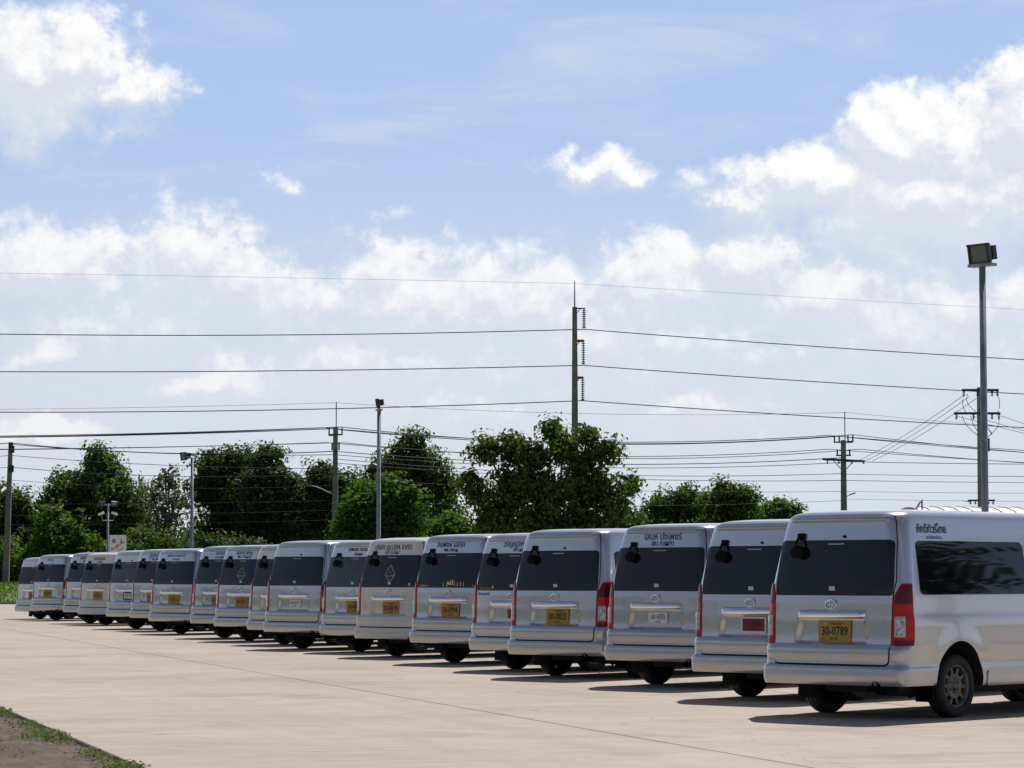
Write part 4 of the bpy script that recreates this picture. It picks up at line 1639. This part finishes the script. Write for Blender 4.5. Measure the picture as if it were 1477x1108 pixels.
def light_pole(x_px, d, y_lamp, y_top, label, w, face, size, tilt, lamp_dx=0.0):
    root = stand('floodlight_pole', x_px, d, label, 'floodlight', 0.0, group='floodlight poles along the van row')
    h = zof(y_top, d, root)
    pole_mesh(h, w, w * .86, False, 14).obj('pole', M['galv'], root)
    MB().box((lamp_dx, 0, h + .02), (size * 1.15, .26, .07), Matrix.Rotation(R(face), 3, 'Z'), .01).obj('mounting_plate', M['galv'], root)
    zl = zof(y_lamp, d, root)
    mb = MB().box((lamp_dx, 0, (h + zl) / 2), (.10, .10, abs(zl - h) + .05))
    mb.obj('bracket', M['dark_steel'], root)
    floodlight(root, zl, face, size, tilt, lamp_dx)
    MB().box((0, 0, .03), (.42, .42, .04), None, .01).obj('base_plate', M['galv'], root)
    return root


def insulator(mb, p, h, r, n=5, up=True):
    for k in range(n):
        z = h * (k + .3) / n
        mb.lathe([(r * .35, z), (r, z + h * .05), (r * .45, z + h * .14)], (p[0], p[1], p[2] if up else p[2] - h), 'z', 10)
    mb.lathe([(r * .28, 0), (r * .28, h)], (p[0], p[1], p[2] if up else p[2] - h), 'z', 8)
    return mb


def u_bracket(root, x, z, w, h, t=.10):
    """the U-shaped steel carrier with two upright post insulators"""
    mb = MB()
    for s in (-1, 1):
        mb.box((x + s * w / 2, 0, z + h / 2), (t, t, h))
    mb.box((x, 0, z), (w + t, t, t))
    return mb.obj('insulator_carrier', M['dark_steel'], root)


def build_poles():
    light_pole(1422, 66, 366, 384, 'tall floodlight pole at the right behind the nearest van', .185, -48, .60, 10, .0)
    light_pole(546, 122, 581, 592, 'tall slim galvanised floodlight pole in the middle left, dark lamp on top', .20, -80, .44, 10, .0)
    light_pole(276, 172, 658, 660, 'shorter galvanised floodlight pole at the left with side-hung lamp', .22, -55, .62, 8, -.45)

    # high-voltage pole
    d = 214
    root = stand('high_voltage_pole', 829.5, d, 'tallest concrete pole with strings of disc insulators, behind the big tree', 'power pole')
    h = zof(443, d, root)
    pole_mesh(h, .66, .36).obj('pole', M['concrete_pole'], root)
    MB().tube([(0, 0, h - .2), (0, 0, zof(405, d, root))], [.06, .035], 8).obj('lightning_rod', M['dark_steel'], root)
    for i, (ya, yb) in enumerate(((445, 473), (492, 525), (545, 577))):
        za, zb = zof(ya, d, root), zof(yb, d, root)
        xo = cam_x(843 - i, d, root)
        arm = MB().box((xo / 2 + .05, 0, za), (xo + .1, .12, .09)).tube([(0, 0, za - .55), (xo * .6, 0, za - .03)], .03, 6)
        a = arm.obj('bracket_arm', M['dark_steel'], root)
        if i:
            MB().box((xo * .68, 0, za + .01), (xo * .78, .22, .20), None, .03).obj('orange_cover', M['orange_cover'], a)
        st = MB()
        nd = 9
        for k in range(nd):
            z = zb + .12 + (za - zb - .18) * k / nd
            st.lathe([(.03, 0), (.16, .015), (.17, .035), (.05, .085), (.03, .16)], (xo, 0, z), 'z', 12)
        st.tube([(xo, 0, zb), (xo, 0, za)], .022, 6)
        st.box((xo, 0, zb + .03), (.24, .10, .10))
        st.obj('insulator_string', M['porcelain'], root)

    # 12 m poles of the street line
    d = 216
    root = stand('utility_pole', 8.5, d, 'leaning concrete utility pole at the left picture edge', 'utility pole', group='concrete utility poles')
    h = zof(641, d, root)
    root.rotation_euler = (0, R(1.3), 0)
    pole_mesh(h, .50, .30).obj('pole', M['concrete_pole'], root)
    for yy, s in ((648, .30), (676, .26)):
        mb = MB().box((.14, -.1, zof(yy, d, root)), (.34, .34, .55), None, .03)
        mb.obj('cable_clamp', M['dark_steel'], root)
    MB().box((0.02, -.05, h + .05), (.34, .3, .22), None, .03).obj('pole_cap', M['dark_steel'], root)

    d = 200
    root = stand('utility_pole', 483, d, 'concrete utility pole with a thin rod on top and a small arm lamp', 'utility pole', group='concrete utility poles')
    h = zof(617, d, root)
    pole_mesh(h, .48, .32).obj('pole', M['concrete_pole'], root)
    MB().tube([(0.05, 0, h - .5), (.05, 0, zof(580, d, root))], .035, 6).obj('lightning_rod', M['dark_steel'], root)
    u_bracket(root, -.28, zof(628, d, root), .36, .52)
    u_bracket(root, .30, zof(627, d, root), .34, .50)
    u_bracket(root, -.24, zof(648.5, d, root), .0, .48)
    u_bracket(root, .26, zof(648.5, d, root), .0, .48)
    MB().box((0, 0, zof(627, d, root)), (.95, .14, .10)).obj('crossarm', M['dark_steel'], root)
    a = MB().tube([(-.1, -.1, zof(714, d, root)), (-.9, -.3, zof(706, d, root)), (-1.35, -.4, zof(702.5, d, root))], .035, 6).obj('lamp_arm', M['galv'], root)
    MB().box((-1.58, -.42, zof(701.5, d, root)), (.5, .2, .10), Matrix.Rotation(R(12), 3, 'Y'), .03).obj('lamp_head', M['galv'], a)

    d = 204
    root = stand('utility_pole', 1218, d, 'concrete utility pole with a wide crossarm and thin rod, right of the trees', 'utility pole', group='concrete utility poles')
    h = zof(635, d, root)
    pole_mesh(h, .52, .34).obj('pole', M['concrete_pole'], root)
    MB().tube([(.12, 0, h - .4), (.12, 0, zof(594, d, root))], .035, 6).obj('lightning_rod', M['dark_steel'], root)
    u_bracket(root, -.48, zof(638, d, root), .36, .46)
    u_bracket(root, .52, zof(637, d, root), .36, .46)
    u_bracket(root, -.45, zof(657, d, root), .0, .45)
    u_bracket(root, .46, zof(657, d, root), .0, .45)
    MB().box((0, 0, zof(638, d, root)), (1.3, .14, .10)).obj('crossarm', M['dark_steel'], root)
    MB().box((0, 0, zof(657, d, root)), (1.1, .14, .10)).obj('crossarm', M['dark_steel'], root)
    z = zof(664, d, root)
    MB().box((0, -.1, z), (3.1, .22, .16), Matrix.Rotation(R(3), 3, 'Y')).obj('crossarm', M['dark_steel'], root)
    for xx in (-1.2, -.35, .6, 1.45):
        insulator(MB(), (xx, -.1, z - .02), .26, .12, 3, False).obj('insulator', M['porcelain'], root)
    for s in (-1, 1):
        MB().tube([(s * .75, -.1, z - .05), (0, -.1, z - .85)], .03, 6).obj('brace', M['dark_steel'], root)
    a = MB().tube([(.1, -.1, zof(717, d, root)), (.45, -.2, zof(714, d, root))], .03, 6).obj('lamp_arm', M['galv'], root)
    MB().box((.62, -.22, zof(712.5, d, root)), (.45, .18, .10), Matrix.Rotation(R(-16), 3, 'Y'), .03).obj('lamp_head', M['galv'], a)

    d = 156
    root = stand('utility_pole', 1416.5, d, 'concrete pole with stacked crossarms and looping leads, behind the right floodlight pole', 'utility pole', group='concrete utility poles')
    h = zof(559, d, root)
    pole_mesh(h, .40, .30).obj('pole', M['concrete_pole'], root)
    for (yy, x0, x1) in ((563, 1390, 1443), (596.5, 1378, 1445)):
        z = zof(yy, d, root)
        a, b = cam_x(x0, d, root), cam_x(x1, d, root)
        MB().box(((a + b) / 2, -.12, z), (b - a, .16, .13)).obj('crossarm', M['dark_steel'], root)
        for t in (.05, .42, .82, .97):
            xx = a + (b - a) * t
            insulator(MB(), (xx, -.14, z - .05), .30, .10, 4, False).obj('insulator', M['porcelain'], root)
    z = zof(722, d, root)
    MB().box((0, -.1, z), (1.5, .12, .10)).obj('crossarm', M['dark_steel'], root)
    for t in (-.62, -.35, .4, .65):
        insulator(MB(), (t, -.1, z), .22, .10, 3, False).obj('insulator', M['porcelain'], root)
    MB().box((.30, -.2, zof(642, d, root)), (.34, .3, .75), None, .04).obj('fuse_box', M['dark_steel'], root)
    MB().tube([(.10, -.2, zof(628, d, root)), (.40, -.2, zof(618, d, root)), (.62, -.2, zof(627, d, root))], .04, 6).obj('cutout_switch', M['porcelain'], root)
    for (xa, ya, xb, yb, sag) in ((1391, 570, 1394, 596, -9), (1396, 568, 1408, 594, -14), (1436, 566, 1438, 597, 9), (1388, 600, 1416, 632, -12), (1440, 600, 1420, 634, 15), (1400, 600, 1415, 628, -6), (1400, 724, 1388, 722, -5)):
        p, q = at(xa, ya, d), at(xb, yb, d)
        m = p.lerp(q, .5) + Vector((sag * d / FPX, -.2, 0))
        pts = [((1 - t) ** 2) * p + 2 * t * (1 - t) * m + t * t * q - root.location for t in np.linspace(0, 1, 9)]
        MB().tube(pts, .018, 5).obj('lead_wire', M['cable'], root)

    # camera pole behind the left vans
    d = 150
    root = stand('camera_pole', 155, d, 'short pole with two floodlights and two white cameras above the left vans', 'camera pole')
    h = zof(727, d, root)
    pole_mesh(h, .13, .11, False, 10).obj('pole', M['galv'], root)
    MB().tube([(-.42, 0, h - .05), (.42, 0, h - .05)], .03, 6).obj('crossbar', M['galv'], root)
    for s in (-1, 1):
        floodlight(root, h + .02, 25 * s, .32, 25, s * .32)
        c = MB().box((s * .36, -.1, zof(741, d, root)), (.34, .14, .13), Matrix.Rotation(R(22 * s), 3, 'Y'), .03)
        cam_ = c.obj('security_camera', M['white_metal'], root)
        MB().box((s * .53, -.1, zof(743, d, root)), (.03, .11, .10), Matrix.Rotation(R(22 * s), 3, 'Y')).obj('camera_lens', M['gloss_black'], cam_)
    z0, z1 = zof(744, d, root), zof(751, d, root)
    MB().tube([(-.34, 0, z0), (-.30, 0, z1), (.30, 0, z1), (.34, 0, z0)], .022, 6).obj('camera_bracket', M['galv'], root)

    # sign board
    d = 142
    root = stand('sign_board', 169.5, d, 'white sign board with red and blue figures under the camera pole', 'sign', group=None)
    zt, zb = zof(772, d, root), zof(797, d, root)
    w = 24 * d / FPX
    bd = MB().box((0, 0, (zt + zb) / 2), (w, .05, zt - zb), None, .01).obj('board', M['white_metal'], root)
    MB().box((0.03, -.034, (zt + zb) / 2), (.014, .012, zt - zb - .06)).obj('divider', M['grey_ink'], bd)
    for s in (-1, 1):
        MB().tube([(s * w * .4, .06, 0), (s * w * .4, .06, zt)], .035, 8).obj('post', M['galv'], root)
    yy = -.032
    r1 = MB()
    zc = (zt + zb) / 2
    for (ax, az, bx, bz) in ((-.36, -.36, -.05, -.10), (-.05, -.10, .34, .05), (-.1, -.3, .02, -.02), (.1, .05, .32, .12), (.08, -.36, .30, -.20), (-.36, -.22, -.20, -.30)):
        a, b = Vector((ax, yy, zc + az)), Vector((bx, yy, zc + bz))
        n = Vector((-(b - a).z, 0, (b - a).x)).normalized() * .022
        r1.add([a + n, b + n, b - n, a - n], [(0, 1, 2, 3)])
    r1.obj('red_figures', M['orange_ink'], bd)
    r2 = MB()
    ring = [(-.2 + .11 * math.cos(a), yy, zc + .14 + .12 * math.sin(a)) for a in np.linspace(0, 6.283, 13)[:-1]]
    r2.add(ring, [tuple(range(12))])
    r2.add([(.14, yy, zc + .02), (.22, yy, zc + .02), (.20, yy, zc + .28), (.16, yy, zc + .28)], [(0, 1, 2, 3)])
    r2.obj('blue_figures', M['pale_ink'], bd)

    # post with a tilted panel near the hall
    d = 112
    root = stand('panel_post', 1331, d, 'thin grey post with a small tilted panel left of the curved roof', 'post', z=-.1)
    h = zof(721, d, root)
    pole_mesh(h, .08, .07, False, 8).obj('post', M['galv'], root)
    MB().box((-.18, -.05, zof(730, d, root)), (.05, .30, .42), Matrix.Rotation(R(32), 3, 'Y'), .01).obj('panel', M['galv'], root)


build_poles()


# ------------------------------------------------------------------ wires
_wn = [0]


def wire(a, b, sag, r, label, group, mat='cable', n=24):
    """a, b: (photo x, y, depth); sag in photo pixels below the chord at mid span"""
    p, q = at(*a), at(*b)
    k = (a[2] + b[2]) / 2 / FPX
    mb = MB()
    pts = []
    for i in range(n + 1):
        t = i / n
        v = p.lerp(q, t)
        v.z -= sag * k * 4 * t * (1 - t)
        pts.append(v)
    base = pts[0]
    mb.tube([v - base for v in pts], r, 5)
    o = mb.obj('power_line', M[mat], None, base)
    tag(o, label, 'wire', group)
    return o


def build_wires():
    g = 'high-voltage lines'
    D = 214
    for (yl, yp, yr, x, sl, sr, r, nm) in ((387, 409, 468, 829, -2, 2, .009, 'topmost hair-thin'), (466, 475, 540, 842, 13, 5, .038, 'upper thick'), (528, 527, 588, 841, 9, 5, .038, 'middle thick'), (585, 578, 633, 840, 13, 6, .038, 'lowest thick')):
        wire((-560, yl, D), (x, yp, D), sl, r, nm + ' high-voltage line left of the tallest pole', g)
        wire((x, yp, D), (1900, yr, D + 6), sr, r, nm + ' high-voltage line right of the tallest pole', g)
    g = 'street line wires'
    # thin earth wire over the rods
    wire((-700, 583, 216), (485, 581, 200), 9, .012, 'thin earth wire running left from the rod-topped pole', g)
    wire((485, 581, 200), (1221, 595, 204), 9, .012, 'thin earth wire between the two rod-topped poles', g)
    wire((1221, 595, 204), (1900, 640, 206), 6, .012, 'thin earth wire running right from the crossarm pole', g)
    # bundled conductors at the top carriers
    for i, (dx, dy, nm) in enumerate(((-16, 0, 'front'), (-6, 1.5, 'middle'), (9, -1, 'back'))):
        wire((-700, 620 + i, 216), (483 + dx, 617 + dy, 200), 13 - i, .034, nm + ' top conductor left of the rod-topped pole', g)
        wire((483 + dx, 617 + dy, 200), (1218 + dx * 1.4, 628 + dy, 204), 15 + i * 1.6, .030, nm + ' top conductor between the two rod-topped poles', g)
        wire((1218 + dx * 1.4, 628 + dy, 204), (1900, 668 + 3 * i, 206), 6 + i * 1.5, .026, nm + ' top conductor right of the crossarm pole', g)
    for i, (dx, nm) in enumerate(((-11, 'front'), (11, 'back'))):
        wire((-700, 640 + 3 * i, 216), (483 + dx, 638.5, 200), 10 - 2 * i, .026, nm + ' second-level conductor left of the rod-topped pole', g)
        wire((483 + dx, 638.5, 200), (1218 + dx * 2, 648, 204), 15 + 3 * i, .026, nm + ' second-level conductor between the two rod-topped poles', g)
        wire((1218 + dx * 2, 648, 204), (1900, 684 + 4 * i, 206), 5 + i, .024, nm + ' second-level conductor right of the crossarm pole', g)
    g = 'communication cables'
    rows = [((15, 639, 216), (483, 651, 199), 9, .034, 'thick cable from the left pole top to the rod-topped pole'),
            ((15, 641, 216), (483, 656, 199), 6, .026, 'second cable from the left pole top to the rod-topped pole'),
            ((-500, 642, 222), (15, 639, 216), 8, .034, 'thick cable leaving the left pole top leftwards'),
            ((15, 657, 216), (483, 676, 199), 5, .022, 'cable a little below the left pole top, crossing the tall left tree'),
            ((15, 674, 216), (483, 684, 199), 8, .024, 'cable at the left pole lower clamp, crossing the tall left tree'),
            ((-500, 668, 222), (15, 657, 216), 7, .022, 'cable leaving the left pole upper clamp leftwards'),
            ((-500, 682, 222), (15, 674, 216), 7, .022, 'cable leaving the left pole lower clamp leftwards'),
            ((10, 692, 216), (483, 700, 199), 8, .016, 'thin low cable from the left pole into the trees'),
            ((483, 651, 199), (1218, 660, 203), 14, .030, 'thick cable from the rod-topped pole to the crossarm pole'),
            ((483, 656, 199), (1218, 667, 203), 13, .024, 'second cable from the rod-topped pole to the crossarm pole'),
            ((483, 662, 199), (1218, 683, 203), 12, .022, 'third cable from the rod-topped pole to the crossarm pole'),
            ((483, 668, 199), (1218, 693, 203), 9, .022, 'fourth cable from the rod-topped pole to the crossarm pole'),
            ((483, 690, 199), (1218, 709, 203), 7, .016, 'fifth thin cable from the rod-topped pole to the crossarm pole'),
            ((1218, 666, 203), (1900, 668, 206), 3, .024, 'upper cable from the crossarm pole running right'),
            ((1218, 684, 203), (1900, 686, 206), 3, .020, 'middle cable from the crossarm pole running right'),
            ((1218, 693, 203), (1900, 694, 206), 3, .020, 'lower cable from the crossarm pole running right'),
            ((1218, 709, 203), (1900, 711, 206), 2, .014, 'thin low cable from the crossarm pole running right'),
            ((1218, 720, 203), (1900, 724, 206), 2, .012, 'lowest hair-thin cable from the crossarm pole running right'),
            ((483, 722, 199), (1218, 722, 203), 8, .014, 'lowest thin cable from the rod-topped pole to the crossarm pole'),
            ((-500, 716, 222), (483, 722, 199), 8, .014, 'low thin cable in front of the dark trees'),
            ((-500, 736, 222), (483, 736, 199), 8, .014, 'second low thin cable in front of the dark trees'),
            ((-500, 748, 222), (483, 750, 199), 8, .012, 'lowest thin cable in front of the dark trees')]
    for (a, b, s, r, lb) in rows:
        wire(a, b, s, r, lb, g)
    g = 'service drop wires'
    for i, (xa, ya, xb, yb) in enumerate(((1389, 571, 1233, 667), (1398, 572, 1246, 666), (1412, 572, 1258, 665))):
        wire((xa, ya, 156), (xb, yb, 203), 5, .016, ('left', 'middle', 'right')[i] + ' slanting wire between the crossarm pole and the stacked-arm pole', g)
    for i, (xa, ya) in enumerate(((1379, 600), (1402, 600), (1444, 600))):
        wire((xa, ya, 156), (1900, 700 + 8 * i, 150), 10, .014, ('left', 'middle', 'right')[i] + ' wire leaving the stacked-arm pole to the right', g)


build_wires()


# ------------------------------------------------------------------ hall with a barrel roof at the right
def build_hall():
    d = 112
    p = at(1366, HORIZON, d)
    ridge = at(1366, 728.5, d).z
    root = empty('curved_roof_hall', (p.x, p.y, -.1), R(12))
    tag(root, 'low hall with a curved ribbed metal roof behind the nearest van', 'building')
    span, rise, length = 9.0, 1.7, 34.0
    zr = ridge + .1
    ze = zr - rise

    def arc(t):                      # t -1..1 across
        return t * span / 2, ze + rise * math.cos(t * math.pi / 2) ** 0.8
    ts = np.linspace(-1, 1, 33)
    mb = MB()
    vs = []
    for x in (-.35, length):
        for t in ts:
            y, z = arc(t)
            vs.append((x, y + span / 2 - 1.0, z))
    n = len(ts)
    mb.add(vs, [(i, i + 1, n + i + 1, n + i) for i in range(n - 1)], True)
    vs2 = [(v[0], v[1], v[2] - .05) for v in vs]
    mb.add(vs2, [(i, n + i, n + i + 1, i + 1) for i in range(n - 1)], True)
    mb.add(vs[:n] + vs2[:n], [(i, i + 1, n + i + 1, n + i) for i in range(n - 1)])
    roof = mb.obj('roof', M['roof_metal'], root)
    for k in range(56):
        x = .1 + k * .6
        pts = [(x, arc(t)[0] + span / 2 - 1.0, arc(t)[1] + .015) for t in ts[::2]]
        MB().tube(pts, .035, 4).obj('rib', M['roof_metal'], roof)
    # gable and walls
    mb = MB()
    y0 = -1.0
    gb = [(0, arc(t)[0] + span / 2 - 1.0, arc(t)[1] - .08) for t in ts[1:-1]]
    gb = [(0, y0 + .15, 0)] + [(0, y0 + .15, ze - .05)] + gb + [(0, y0 + span - .15, ze - .05), (0, y0 + span - .15, 0)]
    mb.add(gb, [tuple(range(len(gb)))])
    mb.obj('gable_wall', M['galv'], root)
    mb = MB()
    mb.box((length / 2, y0 + .2, ze / 2), (length - .1, .16, ze)).obj('wall', M['wall_paint'], root)
    MB().box((length / 2, y0 + span - .2, ze / 2), (length - .1, .16, ze)).obj('wall', M['wall_paint'], root)
    # higher flat sheet of the neighbouring roof seen over the ridge
    for k in range(4):
        x = 3 + k * 7
        w = MB().box((x, y0 + .10, ze * .55), (2.2, .08, 1.0)).obj('window', M['glass'], root)
        MB().box((x, y0 + .05, ze * .55 - .54), (2.4, .14, .06)).obj('sill', M['white_metal'], w)


build_hall()


# ------------------------------------------------------------------ what the vans mirror: palms to the right, a wood to the left
def palm(x, y, h, label):
    root = empty('palm_tree', (x, y, terrain_z(x, y)))
    tag(root, label, 'tree', 'palm trees right of the yard')
    mb = MB()
    lean = rng.normal(0, .25)
    pts = [(lean * (t ** 2), 0, h * t) for t in np.linspace(0, 1, 7)]
    mb.tube(pts, [.22, .19, .17, .16, .15, .14, .13], 10)
    mb.obj('trunk', M['bark'], root)
    P, Nn, S = [], [], []
    for k in range(22):
        az = k * 2.4 + rng.normal(0, .1)
        el0 = R(65 - 5.2 * k)
        L = 3.0 + rng.normal(0, .2)
        v, f = [], []
        px, pz = 0.0, 0.0
        el = el0
        for i in range(13):
            t = i / 12
            w = .55 * math.sin(math.pi * min(1, t * 1.1 + .08)) + .03
            c, s = math.cos(az), math.sin(az)
            for sd in (-1, 1):
                for (a, b) in ((0.02, 0), (1.0, -.28)):
                    v.append((lean + c * px - s * sd * w * a, s * px + c * sd * w * a, h + pz + w * b))
            px += math.cos(el) * L / 12
            pz += math.sin(el) * L / 12
            el -= .16
        # narrow leaflets with gaps between them
        for i in range(12):
            o = i * 4
            n = (i + 1) * 4
            for sd in (0, 2):
                m0 = tuple(.55 * a + .45 * b for a, b in zip(v[o + sd], v[n + sd]))
                m1 = tuple(.35 * a + .65 * b for a, b in zip(v[o + sd + 1], v[n + sd + 1]))
                q = len(v)
                v += [m0, m1]
                f.append((o + sd, q, q + 1, o + sd + 1))
        mesh_obj('frond', from_py('frond', v, f), root, M['leaf_dark'])


def build_offstage():
    palm(17.5, 37.0, 4.6, 'palm tree nearest the right end van, seen in its side window')
    palm(20.5, 33.5, 5.2, 'taller palm tree beyond the first, mirrored in the side window')
    palm(22.0, 40.5, 4.2, 'shortest palm tree mirrored in the side window')
    pts, nn, ss = [], [], []
    for _ in range(9000):
        y = rng.uniform(-70, 95)
        x = -78 + 2.5 * math.sin(y * .3) + rng.normal(0, 1.5)
        h = 6.0 + 2.2 * math.sin(y * .21) + 1.6 * math.sin(y * .57 + 1)
        pts.append((x, y, h * rng.random() ** .8))
        nn.append((rng.normal(), rng.normal(), rng.random()))
        ss.append(.7 + .6 * rng.random())
    o = leaf_cloud('tree_belt', np.array(pts), np.array(nn), np.array(ss), M['leaf_dark'])
    o['kind'] = 'stuff'


build_offstage()
